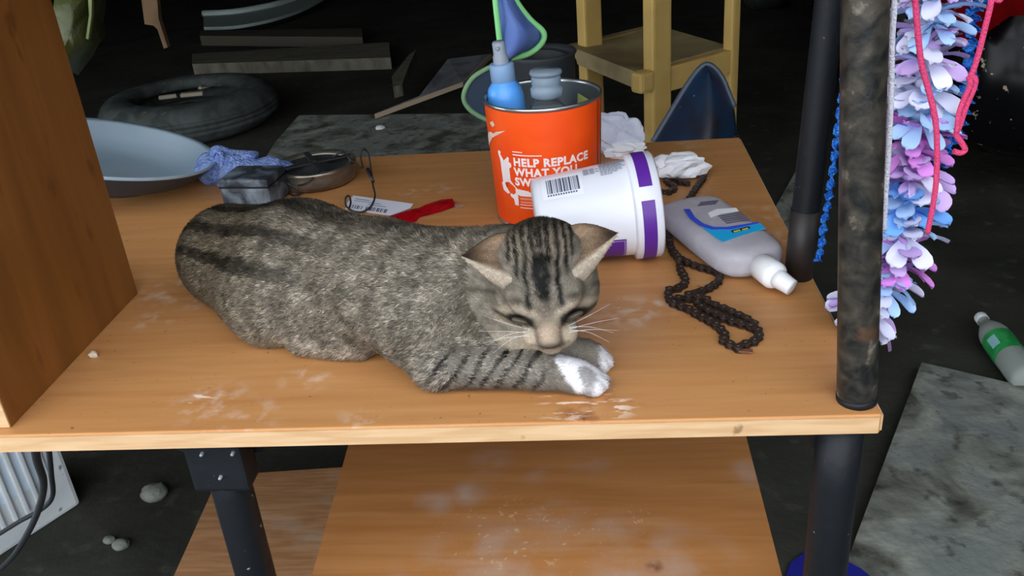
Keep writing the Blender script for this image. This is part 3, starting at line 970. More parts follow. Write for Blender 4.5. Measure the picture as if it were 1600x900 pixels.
ell(hw(0, -.008, -.010), (.0425, .0445, .040), HAX, .012)
for s in (-1, 1):
    ell(hw(s * .0240, .012, -.016), (.0190, .020, .024), HAX, .012)
    ell(hw(s * .0115, .0445, -.0085), (.0115, .0112, .0105), HAX, .006)
    cap(hw(s * .021, .012, .018), hw(s * .012, .030, .012), .0095, .0075, .008)
ell(hw(0, .040, -.012), (.0180, .0170, .0160), HAX, .008)
cap(hw(0, -.005, .022), hw(0, .046, .0025), .013, .0072, .008)
ell(hw(0, .0500, .0035), (.0072, .0055, .0055), HAX, .004)               # nose
ell(hw(0, .051, -.020), (.0115, .0110, .010), HAX, .006)                 # chin
EYE = [(s * .0215, .0312, .0105) for s in (-1, 1)]
for e in EYE:
    ell(hw(*e), (.0090, .0040, .0055), HAX, .005, True)


def sdf(P):
    d = np.full(len(P), 1.0)
    for q in prims:
        if q[0] == 'c':
            a, b, ra, rb, k = q[1:]
            ab = b - a; t = np.clip(((P - a) @ ab) / (ab @ ab), 0, 1)
            e = np.linalg.norm(P - a - t[:, None] * ab, axis=1) - (ra + (rb - ra) * t)
            d = smin(d, e, k)
        else:
            c, r, ax, _, k = q[1:]
            L = (P - c) @ ax.T
            k0 = np.linalg.norm(L / r, axis=1); k1 = np.linalg.norm(L / (r * r), axis=1) + 1e-9
            e = k0 * (k0 - 1) / k1
            d = smin(d, e, k) if q[0] == 'e' else -smin(-d, e, k)
    return np.maximum(d, .0012 - P[:, 2])


def surface_nets(lo, hi, h):
    n = np.ceil((hi - lo) / h).astype(int) + 1
    gx, gy, gz = [lo[i] + h * np.arange(n[i]) for i in range(3)]
    V = np.empty(n)
    for i in range(n[0]):
        yy, zz = np.meshgrid(gy, gz, indexing='ij')
        P = np.stack([np.full(yy.size, gx[i]), yy.ravel(), zz.ravel()], 1)
        V[i] = sdf(P).reshape(n[1], n[2])
    ins = V < 0
    c = n - 1
    corner = [(i, j, k) for i in (0, 1) for j in (0, 1) for k in (0, 1)]
    sl = lambda A, o: A[o[0]:o[0] + c[0], o[1]:o[1] + c[1], o[2]:o[2] + c[2]]
    cnt = sum(sl(ins, o).astype(int) for o in corner)
    act = (cnt > 0) & (cnt < 8)
    ids = np.full(c, -1); idx = np.argwhere(act); ids[act] = np.arange(len(idx))
    acc = np.zeros((len(idx), 3)); num = np.zeros(len(idx))
    I = idx
    for a in corner:
        for b in corner:
            df = np.array(b) - np.array(a)
            if df.sum() != 1 or (df < 0).any(): continue
            va = V[I[:, 0] + a[0], I[:, 1] + a[1], I[:, 2] + a[2]]; vb = V[I[:, 0] + b[0], I[:, 1] + b[1], I[:, 2] + b[2]]
            m = (va < 0) != (vb < 0)
            t = np.where(m, va / (va - vb + 1e-15), 0)
            p = np.array(a) + t[:, None] * df
            acc[m] += p[m]; num[m] += 1
    verts = lo + h * (idx + acc / num[:, None])
    faces = []
    for ax in range(3):
        o = [0, 0, 0]; o[ax] = 1
        A = ins[:n[0] - o[0], :n[1] - o[1], :n[2] - o[2]]; B = ins[o[0]:, o[1]:, o[2]:]
        e = np.argwhere(A != B)
        u, w = [(1, 2), (2, 0), (0, 1)][ax]
        ok = (e[:, u] > 0) & (e[:, w] > 0) & (e[:, u] < c[u]) & (e[:, w] < c[w]) & (e[:, ax] < c[ax])
        e = e[ok]
        def cell(du, dw):
            q = e.copy(); q[:, u] -= du; q[:, w] -= dw
            return ids[q[:, 0], q[:, 1], q[:, 2]]
        Q = np.stack([cell(1, 1), cell(0, 1), cell(0, 0), cell(1, 0)], 1)
        fl = ~ins[e[:, 0], e[:, 1], e[:, 2]]
        Q[fl] = Q[fl][:, ::-1]
        faces.append(Q)
    F = np.concatenate(faces)
    F = F[(F >= 0).all(1)]
    return verts, F


cv, cf = surface_nets(Z3([-.690, -.004, -.004]), Z3([-.196, .324, .172]), .0024)
# relax a little, then settle back on the surface
ed = np.concatenate([cf[:, [0, 1]], cf[:, [1, 2]], cf[:, [2, 3]], cf[:, [3, 0]]])
for it in range(3):
    s_ = np.zeros_like(cv); n_ = np.zeros(len(cv))
    for a, b in ((0, 1), (1, 0)):
        np.add.at(s_, ed[:, a], cv[ed[:, b]]); np.add.at(n_, ed[:, a], 1)
    cv = cv * .5 + .5 * s_ / n_[:, None]


def grad(P, e=.0008):
    g = np.stack([sdf(P + d) - sdf(P - d) for d in np.eye(3) * e], 1)
    return g / (np.linalg.norm(g, axis=1, keepdims=True) + 1e-9)


cn = grad(cv)
cv = cv - cn * np.clip(sdf(cv), -.002, .002)[:, None]

# ears: thick cupped sheets that run out to a tip, part of the same mesh
def ear(s):
    A = Z3([s * .0240, -.0455, -.002]); C = Z3([s * .0225, -.0210, .016]); B = Z3([s * .0240, -.0005, .0250])
    D = Z3([s * .0310, .0090, .0130]); E = Z3([s * .036, -.014, -.020])
    if s < 0: T = Z3([-.0660, -.0265, .006])
    else: T = Z3([.0635, -.0320, .006])
    loop0 = []
    for k, (p, q) in enumerate(((A, C), (C, B), (B, D), (D, E), (E, A))):
        for t in np.linspace(0, 1, 7)[:-1]:
            loop0.append(p * (1 - t) + q * t)
    loop0 = np.array(loop0)
    for _ in range(2): loop0 = .5 * loop0 + .25 * (np.roll(loop0, 1, 0) + np.roll(loop0, -1, 0))
    n = len(loop0); rows = []; ts = np.linspace(0, 1, 22)
    for t in ts:
        sc = (1 - t ** 1.25) * .985 + .015
        base = loop0 * sc + T * (1 - sc)
        ctr = base.mean(0)
        # belly the far edge and the near rim outwards, pull the valley in
        bul = math.sin(math.pi * t) * .0045
        d = np.zeros_like(base)
        d[:9, 1] -= bul * np.cos(np.linspace(0, math.pi / 2, 9)); d[10:20, 1] += bul * .9 * np.sin(np.linspace(0, math.pi, 10))
        d[4:9, 2] -= .003 * math.sin(math.pi * min(1, t * 1.3))
        rows.append(base + d)
    P = np.concatenate(rows)
    F = []
    for i in range(len(ts) - 1):
        for k in range(n):
            q = (i * n + k, i * n + (k + 1) % n, (i + 1) * n + (k + 1) % n, (i + 1) * n + k)
            F.append(q if s > 0 else q[::-1])
    part = np.tile(np.arange(n), len(ts)); tt = np.repeat(ts, n)
    return P, np.array(F), part, tt


def noise3(P, sc, seed=0):
    """trilinear value noise in 0..1"""
    Q = P * sc + 100; i = np.floor(Q).astype(np.int64); f = Q - i; f = f * f * (3 - 2 * f)
    def hsh(a, b, c):
        x = (a * 374761393 + b * 668265263 + c * 2147483647 + seed * 974711) & 0x7fffffff
        x = ((x ^ (x >> 13)) * 1274126177) & 0x7fffffff
        return ((x ^ (x >> 16)) & 0xffff) / 65535.
    r = 0
    for a in (0, 1):
        for b in (0, 1):
            for c in (0, 1):
                r = r + hsh(i[:, 0] + a, i[:, 1] + b, i[:, 2] + c) * (f[:, 0] if a else 1 - f[:, 0]) * (f[:, 1] if b else 1 - f[:, 1]) * (f[:, 2] if c else 1 - f[:, 2])
    return r


def sst(x, a, b):
    t = np.clip((x - a) / (b - a), 0, 1)
    return t * t * (3 - 2 * t)


lin = lambda *c: Z3(srgb(*c)[:3])
C_GREY, C_LIGHT, C_DARK, C_BLACK = lin(117, 109, 96), lin(160, 151, 138), lin(60, 54, 42), lin(20, 18, 14)
C_TAN, C_WHITE, C_CREAM = lin(140, 116, 94), lin(236, 234, 238), lin(172, 156, 136)


def mixc(c, d, w): return c * (1 - w[:, None]) + d * w[:, None]


def coat(P):
    """tabby markings of the coat, with painted shade at the ruff, at points given over the desk"""
    H = (P - HC) @ HAX.T; l, f, u = H[:, 0], H[:, 1], H[:, 2]
    n1 = noise3(P, 60, 1); n2 = noise3(P, 160, 2); n3 = noise3(P, 380, 3)
    s = (P - Z3([-.64, .27, 0])) @ BA; v = (P - Z3([-.64, .27, 0])) @ BN; z = P[:, 2]
    c = np.tile(C_GREY, (len(P), 1))
    c = mixc(c, C_LIGHT, .5 * sst(n2, .45, .8))
    c = mixc(c, C_DARK, .45 * sst(n3, .5, .9))
    # body: dark spine streaks over the rump, faint bars on the flank
    ang = np.arctan2(v, z - .045)
    rump = sst(-s, -.29, -.13) * sst(z, .050, .078)
    streak = .5 + .5 * np.sin(ang * 13 + 1.1 * n1 + 5 * s)
    c = mixc(c, lin(92, 84, 62), .6 * sst(-s, -.22, -.06))
    c = mixc(c, C_BLACK, .92 * rump * sst(streak, .52, .8) * (.6 + .6 * n2))
    spine = np.exp(-((ang + .25) / .32) ** 2) * sst(z, .07, .10) * sst(-s, -.36, -.25)
    c = mixc(c, C_BLACK, .6 * spine * sst(n1, .3, .6))
    bars = .5 + .5 * np.sin(2 * math.pi * (s + .10 * v) / .034 + 3.2 * n1)
    c = mixc(c, C_DARK, .5 * sst(bars, .55, .95) * sst(s, .05, .12) * (.4 + .9 * n1))
    c = mixc(c, C_BLACK, .45 * sst(.07 - s, 0, .09))
    c = mixc(c, C_CREAM, .4 * sst(.032 - z, 0, .03) * sst(s, .10, .16) * (P[:, 0] < -.41))
    # darker ruff behind the cheek: part coat, part painted occlusion shade
    dh = np.sqrt((l / 1.0) ** 2 + (f - .005) ** 2 + (u + .01) ** 2)
    c = mixc(c, C_DARK, .5 * np.exp(-((dh - .066) / .010) ** 2) * (P[:, 0] < -.27) * sst(z, .04, .055))
    # forearm bands
    arm = sst(P[:, 0], -.378, -.358) * sst(.046 - z, 0, .008) * (f > .0) 
    xx = P[:, 0] - .75 * (z - .02) - .1 * (P[:, 1] - .05)
    b = .5 + .5 * np.sin(2 * math.pi * xx / .0150 + 3.0 * n1 + 1.0)
    hd = (np.sqrt(l ** 2 + (f - .005) ** 2 + (u + .01) ** 2) < .066) & (z > .038)
    notp = sst(-P[:, 0], .262, .275)
    c = np.where((arm > 0)[:, None] & ~hd[:, None], mixc(c, lin(130, 123, 114), .6 * arm), c)
    c = np.where(~hd[:, None], mixc(c, C_BLACK, .92 * arm * notp * sst(b, .74, .92) * (.55 + .7 * n2) * sst(z, .004, .012)), c)
    # white paws
    near = P[:, 1] < .0625
    pw = np.where(near, sst(P[:, 0] + .5 * (z - .012) + .5 * (P[:, 1] - .045) + .005 * (n2 - .5), -.2530, -.2490), .85 * sst(P[:, 0] + .004 * (n2 - .5), -.2235, -.2185)) * sst(.034 - z, 0, .003) * (~hd)
    c = mixc(c, C_WHITE, pw)
    gp_ = pw * near * sst(-np.hypot(P[:, 0] + .232, (P[:, 1] - .036) * 1.1), -.0095, -.006) * .8 + pw * near * sst(P[:, 0], -.2185, -.215) * .5
    c = mixc(c, lin(128, 124, 122), gp_)
    # ---------------- head
    h = np.where(hd, 1., 0.) * sst(u, -.045, -.02)
    hc = np.tile(C_GREY, (len(P), 1))
    hc = mixc(hc, C_LIGHT, .45 * sst(n2, .4, .8))
    wob = .0026 * (n1 - .5) + .0026 * (n2 - .5) + .0012 * (n3 - .5)
    L = l + wob
    top = sst(-f, -.014, .002) * sst(f + .052, 0, .008)
    al = np.abs(L)
    lines = np.zeros(len(P))
    for c0, w0, f0, f1 in ((.0070, .0017, -.05, -.018), (.0128, .0023, -.05, .030), (.0195, .0020, -.048, .000), (.0250, .0018, -.044, -.014), (.0012, .0016, -.05, -.02)):
        lines = np.maximum(lines, np.exp(-((al - c0) / w0) ** 2) * sst(f, f0 - .004, f0 + .004) * sst(-f, -f1 - .004, -f1 + .004))
    mid = np.exp(-(al / (.0074 - .14 * np.clip(f, -.02, .03) + .005 * (n3 - .5) + .003 * (n2 - .5))) ** 4) * sst(f + .006 * (n3 - .5), -.025, -.012) * sst(-f, -.030, -.014) * (.70 + .5 * n3)
    thin = np.exp(-((al - .0048) / .0016) ** 2) * sst(-f, .004, .014)
    crown = sst(-f, .024, .038) * .7 * sst(.026 - al, 0, .008)
    hc = mixc(hc, C_DARK, crown)
    hc = mixc(hc, C_CREAM, .45 * sst(-f, .0, .03) * sst(f + .052, .0, .02) * sst(.03 - al, 0, .01))
    hc = mixc(hc, lin(12, 11, 9), np.clip(1.1 * np.maximum(np.maximum(lines * (.75 + .5 * n2), mid), thin * .9), 0, 1))
    # brow patches and light eye surrounds
    for e in EYE:
        r_e = .33 * (-np.sign(e[0]))
        du_ = (l - e[0]) * math.cos(r_e) + (f - e[1]) * math.sin(r_e)
        dv_ = -(l - e[0]) * math.sin(r_e) + (f - e[1]) * math.cos(r_e)
        de = np.sqrt((du_ / 2.6) ** 2 + dv_ ** 2)
        ring = np.exp(-((de - .0076) / .0026) ** 2)
        hc = mixc(hc, lin(186, 170, 148), .85 * ring)
        hc = mixc(hc, C_BLACK, .97 * sst(.0052 - de, 0, .0014))
        sg_ = np.sign(e[0])
        # dark line from the outer corner of the eye to the cheek, and spot above
        ol = (l * sg_ - .0285); 
        hc = mixc(hc, C_BLACK, .8 * np.exp(-((f - (.0300 - .55 * ol)) / .0020) ** 2) * sst(ol, 0, .004) * sst(.02 - ol, 0, .006))
        hc = mixc(hc, C_DARK, .85 * np.exp(-((l * sg_ - .0215) / .006) ** 2 - ((f - .0165 + .2 * (l * sg_ - .02)) / .0026) ** 2))
        hc = mixc(hc, C_BLACK, .75 * np.exp(-((l * sg_ - .0135) / .0024) ** 2 - ((f - .0210) / .0048) ** 2))
        hc = mixc(hc, C_BLACK, .8 * np.exp(-((l * sg_ - .0118 - .12 * (f - .036)) / .0020) ** 2 - ((f - .0375) / .0055) ** 2))
        hc = mixc(hc, C_DARK, .7 * np.exp(-((f - (.012 - .3 * ol)) / .0022) ** 2) * sst(ol, .006, .012))
    nose = np.exp(-(l / .0085) ** 4) * sst(f, .014, .030)
    hc = mixc(hc, lin(118, 104, 92), .7 * nose * sst(.040 - f, 0, .008))
    hc = mixc(hc, lin(186, 164, 142), .95 * np.exp(-(l / .0088) ** 4 - ((f - .0440) / .0080) ** 4))
    hc = mixc(hc, lin(190, 174, 152), .9 * sst(al, .009, .012) * sst(f, .036, .044))
    hc = mixc(hc, lin(196, 180, 158), .9 * sst(f, .054, .057))
    hc = mixc(hc, lin(120, 98, 86), .8 * np.exp(-((al - .0100) / .0015) ** 2) * sst(f, .036, .041) * sst(.053 - f, 0, .003))
    hc = mixc(hc, lin(110, 88, 80), .7 * np.exp(-(l / .0070) ** 4) * sst(f, .0522, .0538) * sst(u, -.008, -.003))
    hc = mixc(hc, C_DARK, .45 * np.exp(-((f - (.0560 - .25 * al)) / .0013) ** 2) * (al < .016) * (u > -.022))
    c = mixc(c, hc, h)
    return c


def ear_coat_shade(P, part, tt):
    c = np.tile(lin(142, 118, 94), (len(P), 1))
    inner = (part < 11)
    dk = np.where(inner, sst(tt, .30, .85), 0)  # deep shade inside the ear cup, painted in towards the tip
    c = mixc(c, lin(56, 40, 28), .8 * dk)
    c = mixc(c, lin(24, 17, 13), .9 * np.where(inner, sst(tt, .66, .95), 0) * np.where(part > 3, 1, .5))
    c = mixc(c, lin(96, 80, 66), .7 * np.where((part > 4) & (part < 11), 1., 0.) * sst(.6 - tt, 0, .3))
    c = mixc(c, lin(172, 158, 140), np.where((part >= 11) & (part < 20), 1., 0.))
    c = mixc(c, C_GREY, np.where(part >= 20, .8, 0.))
    return c


V_all = [cv]; F_all = [cf]; Ccol = [coat(cv)]; Nrm = [cn]; kind = [np.zeros(len(cv))]
off = len(cv)
for s in (-1, 1):
    P, F, part, tt = ear(s)
    Pw = HC + P @ HAX
    if np.linalg.det(HAX) < 0: F = F[:, ::-1]
    V_all.append(Pw); F_all.append(F + off); off += len(Pw)
    Ccol.append(ear_coat_shade(P, part, tt)); kind.append(np.where((part >= 11) & (part < 19), 2., 1.))
V = np.concatenate(V_all); F = np.concatenate(F_all); COLR = np.concatenate(Ccol); KIND = np.concatenate(kind)
CO = Z3([-.44, .13, 0])
me = bpy.data.meshes.new('cat')
me.from_pydata((V - CO).tolist(), [], F.tolist())
me.polygons.foreach_set('use_smooth', [True] * len(me.polygons))
at_ = me.attributes.new('coat', 'FLOAT_COLOR', 'POINT')
at_.data.foreach_set('color', np.c_[COLR * .8, np.ones(len(V))].astype(np.float32).ravel())
me.materials.append(attr_mat('cat skin and undercoat', .8, .2))
me.update()
cat = bpy.data.objects.new('cat', me)
COL.objects.link(cat)
cat.location = (CO[0], CO[1], DT)
tag(cat, 'grey brown tabby cat crouching on the desk, head bowed, white front paw stretched out', 'cat')
cat['_o'] = tuple(cat.location)
vn = np.empty(len(V) * 3, np.float32); me.vertex_normals.foreach_get('vector', vn); vn = vn.reshape(-1, 3).astype(float)

# short fur: one slim blade per hair, lit with the normal of the skin under it
tri = np.concatenate([F[:, [0, 1, 2]], F[:, [0, 2, 3]]])
e1 = V[tri[:, 1]] - V[tri[:, 0]]; e2 = V[tri[:, 2]] - V[tri[:, 0]]
area = .5 * np.linalg.norm(np.cross(e1, e2), axis=1)
cen = V[tri].mean(1)
Hh = (cen - HC) @ HAX.T
face = (np.abs(Hh[:, 0]) < .06) & (Hh[:, 1] > -.06) & (Hh[:, 2] > -.045) & (np.linalg.norm(Hh, axis=1) < .075)
wgt = area * np.where(face, 3.2, 1.0) * np.where(cen[:, 2] < .004, .2, 1)
NH = 190000
pick = rngc.choice(len(tri), NH, p=wgt / wgt.sum())
r1, r2 = np.sqrt(rngc.random(NH)), rngc.random(NH)
w0, w1, w2 = 1 - r1, r1 * (1 - r2), r1 * r2
T_ = tri[pick]
bary = lambda A: A[T_[:, 0]] * w0[:, None] + A[T_[:, 1]] * w1[:, None] + A[T_[:, 2]] * w2[:, None]
R0 = bary(V); RN = bary(vn); RN /= np.linalg.norm(RN, axis=1, keepdims=True) + 1e-9
KD = KIND[T_[:, 0]]
RC = np.where((KD == 0)[:, None], coat(R0), bary(COLR))
Hh = (R0 - HC) @ HAX.T
ishead = ((np.linalg.norm(Hh - Z3([0, .005, -.01]), axis=1) < .066) & (R0[:, 2] > .038)) | (KD > 0)
isarm = (~ishead) & (R0[:, 0] > -.348) & (R0[:, 2] < .042)
flow = np.tile(-BA * .9 + Z3([0, 0, -.35]), (NH, 1))
flow += .35 * BN * np.sign((R0 - Z3([-.64, .27, 0])) @ BN)[:, None]
flow[isarm] = Z3([1, -.1, -.15])
hf = -HF[None, :] * .9 + np.sign(Hh[:, 0])[:, None] * HL[None, :] * np.clip(np.abs(Hh[:, 0]) / .04, 0, 1)[:, None] * .9
flow[ishead] = hf[ishead]
em = KD > 0
flow[em] = (HL[None, :] * np.sign(Hh[:, 0])[:, None])[em]
flow += rngc.normal(size=(NH, 3)) * np.where(ishead | isarm, .24, .36)[:, None]
flow -= RN * (flow * RN).sum(1, keepdims=True)
flow /= np.linalg.norm(flow, axis=1, keepdims=True) + 1e-9
length = np.full(NH, .0062)
length[isarm] = .0045
length[ishead] = .0052
fl = ishead & (Hh[:, 1] > .012); length[fl] = .0030
fl = ishead & (Hh[:, 1] > .030); length[fl] = .0019
length[R0[:, 0] > -.262] = np.minimum(length[R0[:, 0] > -.262], .0032)
length[em] = .0022; length[KD == 2] = .0045
length *= rngc.uniform(.65, 1.25, NH)
up = np.where(ishead, .28, .32)[:, None]
D_ = flow + RN * up * rngc.uniform(.5, 1.5, (NH, 1)); D_ /= np.linalg.norm(D_, axis=1, keepdims=True)
wd = np.where(ishead, .00036, .00052)[:, None] * rngc.uniform(.7, 1.3, (NH, 1))
wide = np.cross(D_, RN); wide /= np.linalg.norm(wide, axis=1, keepdims=True) + 1e-9
tipp = R0 + D_ * length[:, None]
tipp[:, 2] = np.maximum(tipp[:, 2], .0006)
keep = np.ones(NH, bool)
for e in EYE:
    keep &= ~((np.abs(Hh[:, 0] - e[0]) < .0080) & (np.abs(Hh[:, 1] - e[1]) < .0032) & ishead)
keep &= ~((np.abs(Hh[:, 0]) < .0060) & (np.abs(Hh[:, 1] - .0525) < .003) & ishead)
# agouti ticking: each hair its own brightness, some near black, some straw
tick = rngc.lognormal(0, .34, NH)
tick = np.where(rngc.random(NH) < .14, tick * .45, tick)
cl = noise3(R0, 620, 9) * .6 + noise3(R0, 330, 10) * .4
tick *= .45 + 1.1 * sst(cl, .22, .78)
amt = np.where(ishead, .45, 1.0); amt = np.where(isarm, .55, amt); amt = np.where(R0[:, 0] > -.25, .25, amt); amt[em] = .3
tick = 1 + (tick - 1) * amt
HCOL = np.clip(RC * tick[:, None], 0, .95)
A = R0 - RN * .0004
idx = np.where(keep)[0]; n = len(idx)
HV = np.empty((n * 3, 3)); HV[0::3] = (A - wide * wd)[idx]; HV[1::3] = (A + wide * wd)[idx]; HV[2::3] = tipp[idx]
fm = bpy.data.meshes.new('fur')
fm.vertices.add(n * 3); fm.loops.add(n * 3); fm.polygons.add(n)
fm.vertices.foreach_set('co', (HV - CO).astype(np.float32).ravel())
fm.loops.foreach_set('vertex_index', np.arange(n * 3, dtype=np.int32))
fm.polygons.foreach_set('loop_start', np.arange(0, n * 3, 3, dtype=np.int32))
fm.polygons.foreach_set('use_smooth', [True] * n)
fm.update()
fa = fm.attributes.new('coat', 'FLOAT_COLOR', 'POINT')
cc_ = np.repeat(HCOL[idx], 3, axis=0); cc_[2::3] = np.clip(cc_[2::3] * 1.06, 0, .96)
fa.data.foreach_set('color', np.c_[cc_, np.ones(n * 3)].astype(np.float32).ravel())
nn = RN + D_ * .15; nn /= np.linalg.norm(nn, axis=1, keepdims=True)
fm.normals_split_custom_set_from_vertices(np.repeat(nn[idx], 3, axis=0).tolist())
fm.materials.append(attr_mat('cat fur', .65, .25))
fur = bpy.data.objects.new('fur', fm)
COL.objects.link(fur); fur.parent = cat
fur['kind'] = 'stuff'

VW = lambda l, f, u: Vector(hw(l, f, u)) + Vector((0, 0, DT))
eye_m = mat('half closed eye', srgb(74, 66, 54), .2, .4)
for s, e in zip((-1, 1), EYE):
    M = Matrix.Translation(VW(e[0], e[1] + .0004, e[2] - .0030)) @ Matrix((Vector(HL), Vector(HF), Vector(HU))).transposed().to_4x4() @ Matrix.Rotation(s * -.33, 4, 'Z')
    prof = [(.0072 * math.cos(a), .0072 * math.sin(a)) for a in np.linspace(-math.pi / 2, math.pi / 2, 12)]
    eo = MB().lathe(prof, M @ Matrix.Diagonal((1.16, .42, .62, 1)), 20).build('eye', eye_m, cat)
    eo['label'] = 'half closed dark eye'
wh_m = mat('whisker', srgb(244, 244, 246), .4)
for s in (-1, 1):
    for k in range(5):
        f0 = .0405 + .0022 * (k % 3); l0 = s * (.012 + .002 * (k // 3))
        b = VW(l0, f0, .000)
        spread = [-.018, -.008, .000, .006, .011, -.013][k]
        ln = [.040, .046, .044, .038, .034, .030][k]
        m_ = VW(l0 + s * ln * .5, f0 + spread * .35 - .001, .006)
        t_ = VW(l0 + s * ln, f0 + spread + .002, .006 - .006)
        MB().tube(catmull([b, m_, t_], 6), [.00015 * (1 - .75 * i / 12) for i in range(13)], n=5).build('whisker', wh_m, cat)

# ------------------------------------------------------------------ hanging things by the front post
GY = .135
def GP(px, py, dy=0): return UY(px, py, GY + dy)
gar = thing('flower_garland', GP(1385, 530), 'hanging garland of lilac and pale blue cloth flowers behind the front post', 'garland')
pet_cols = {'pale blue petal': srgb(176, 208, 246), 'blue petal': srgb(120, 176, 246), 'lilac petal': srgb(206, 176, 232), 'orchid petal': srgb(216, 142, 222), 'white petal': srgb(222, 222, 246)}
pet_m = {k: mat(k, v, .7, .2, sub=.15) for k, v in pet_cols.items()}
def petal_mesh(nm, m):
    me_ = bpy.data.meshes.new(nm)
    vs = []; prof = [(0, .0016), (.3, .0036), (.6, .0058), (.8, .0066), (.92, .0057), (.98, .0038), (1.0, .0014)]
    Lp = .037
    for t, w in prof:
        z = .006 * math.sin(t * 2.6) - .004 * t
        vs += [(t * Lp, -w, z + .0022), (t * Lp, 0, z), (t * Lp, w, z + .0022)]
    n0 = len(vs)
    vs += [(x, y, z - .0007) for x, y, z in vs]
    fs = []
    for i in range(len(prof) - 1):
        for k in range(2):
            a = i * 3 + k
            fs.append((a, a + 3, a + 4, a + 1)); fs.append((n0 + a, n0 + a + 1, n0 + a + 4, n0 + a + 3))
    e = (len(prof) - 1) * 3
    fs += [(e, n0 + e, n0 + e + 1, e + 1), (e + 1, n0 + e + 1, n0 + e + 2, e + 2)]
    me_.from_pydata(vs, [], fs); me_.polygons.foreach_set('use_smooth', [True] * len(fs)); me_.materials.append(m)
    return me_
pmesh = {k: petal_mesh('petal', m) for k, m in pet_m.items()}
spine_px = [(1466, -60), (1462, -10), (1456, 40), (1450, 90), (1444, 140), (1437, 190), (1428, 240), (1420, 290), (1416, 340), (1408, 385), (1388, 430), (1364, 470), (1350, 498)]
spine_px = catmull([Vector((a, b, 0)) for a, b in spine_px], 6)
pts = [GP(p.x, p.y) for p in spine_px]
def bar_at(y): return _p1.lerp(_p2, max(0, min(1, (y - _p1.y) / (_p2.y - _p1.y))))
MB().tube([bar_at(GY), pts[0].lerp(bar_at(GY), .5) + Vector((.01, 0, 0))] + pts, .0016, n=8).build('thread', mat('lilac thread', srgb(190, 170, 220), .8), gar)
rg = random.Random(5)
NF = 12
scheme = ['lilac petal', 'pale blue petal', 'lilac petal', 'white petal', 'pale blue petal', 'orchid petal', 'lilac petal', 'blue petal', 'white petal', 'orchid petal', 'pale blue petal', 'lilac petal', 'pale blue petal', 'orchid petal', 'blue petal']
Ls = [0]
for a, b in zip(pts, pts[1:]): Ls.append(Ls[-1] + (b - a).length)
for i in range(NF):
    d = Ls[-1] * (i + .5) / NF
    j = max(k for k in range(len(Ls)) if Ls[k] <= d); j = min(j, len(pts) - 2)
    p = pts[j].lerp(pts[j + 1], (d - Ls[j]) / max(1e-9, Ls[j + 1] - Ls[j]))
    dirv = (pts[j + 1] - pts[j]).normalized()
    colr = scheme[i % len(scheme)]
    fl_ = MB().lathe([(.0, -.006), (.007, -.004), (.009, .001), (.006, .006), (0, .007)], place(p, -dirv), 12).build('flower', pet_m[colr], gar)
    alt = {'lilac petal': 'white petal', 'pale blue petal': 'white petal', 'orchid petal': 'lilac petal', 'blue petal': 'pale blue petal', 'white petal': 'pale blue petal'}[colr]
    np_ = 25
    for k in range(np_):
        po = bpy.data.objects.new('petal', pmesh[alt if rg.random() < .35 else colr])
        COL.objects.link(po); po.parent = fl_
        az = 2 * math.pi * k / 9 + (.3 * (k // 9)) + rg.uniform(-.2, .2)
        tilt = rg.uniform(-.25, .3) + (.30, -.05, -.45)[k // 9 if k < 27 else 2] + (.6 if i == NF - 1 and k >= 9 else 0)
        base = p - Vector(fl_['_o']) + Vector((0, 0, (-.008, .0, .007)[min(2, k // 9)]))
        po.matrix_basis = Matrix.Translation(base) @ axes(-dirv).to_4x4() @ Matrix.Rotation(az, 4, 'Z') @ Matrix.Rotation(tilt, 4, 'Y') @ Matrix.Rotation(rg.uniform(-.5, .5), 4, 'X')
        sc = rg.uniform(.78, 1.05) * (1.0 if i > 2 else .95)
        po.matrix_basis = po.matrix_basis @ Matrix.Diagonal((sc, sc * rg.uniform(1.1, 1.45), sc, 1))

yarn = mat('pink yarn', srgb(240, 84, 132), .9, .1, bump=.6, bscale=700)
y1 = catmull([bar_at(.075)] + [UY(a, b, .075) for a, b in [(1424, -70), (1430, 0), (1434, 50), (1440, 100), (1452, 145), (1461, 185), (1464, 225), (1463, 280), (1457, 325), (1449, 364)]], 8)
o = MB().tube(y1, .0023, n=8).build('yarn', yarn)
tag(o, 'straight pink yarn strand hanging in front of the lilac flowers', 'yarn')
y2 = catmull([bar_at(.10)] + [UY(a, b, .10) for a, b in [(1556, -70), (1549, 0), (1540, 40), (1530, 80), (1521, 110), (1517, 118), (1524, 124), (1521, 140), (1510, 165), (1500, 195), (1494, 210), (1502, 222), (1508, 234), (1500, 239), (1490, 236)]], 8)
o2 = MB().tube(y2, .0023, n=8).build('yarn', yarn)
MB().tube(catmull([UY(a, b, .098) for a, b in [(1513, 120), (1516, 132), (1506, 155), (1498, 178), (1495, 206)]], 8), .0021, n=8).build('loop', yarn, o2)
tag(o2, 'knotted pink yarn strand with a loop, right of the garland', 'yarn')
ws = catmull([bar_at(.045)] + [UY(a, b, .045) for a, b in [(1401, -70), (1398, 0), (1394, 60), (1393, 120), (1391, 180), (1388, 240), (1384, 300), (1381, 360)]], 6)
o = MB().tube(ws, .0022, n=8).build('string', mat('white string', srgb(214, 214, 226), .9, .1, bump=.5, bscale=600))
tag(o, 'white string hanging along the right side of the front post', 'string')
foil = mat('blue foil', srgb(24, 92, 196), .22, .6, metal=.5, var=srgb(60, 150, 236), vscale=140, bump=.8, bscale=260)
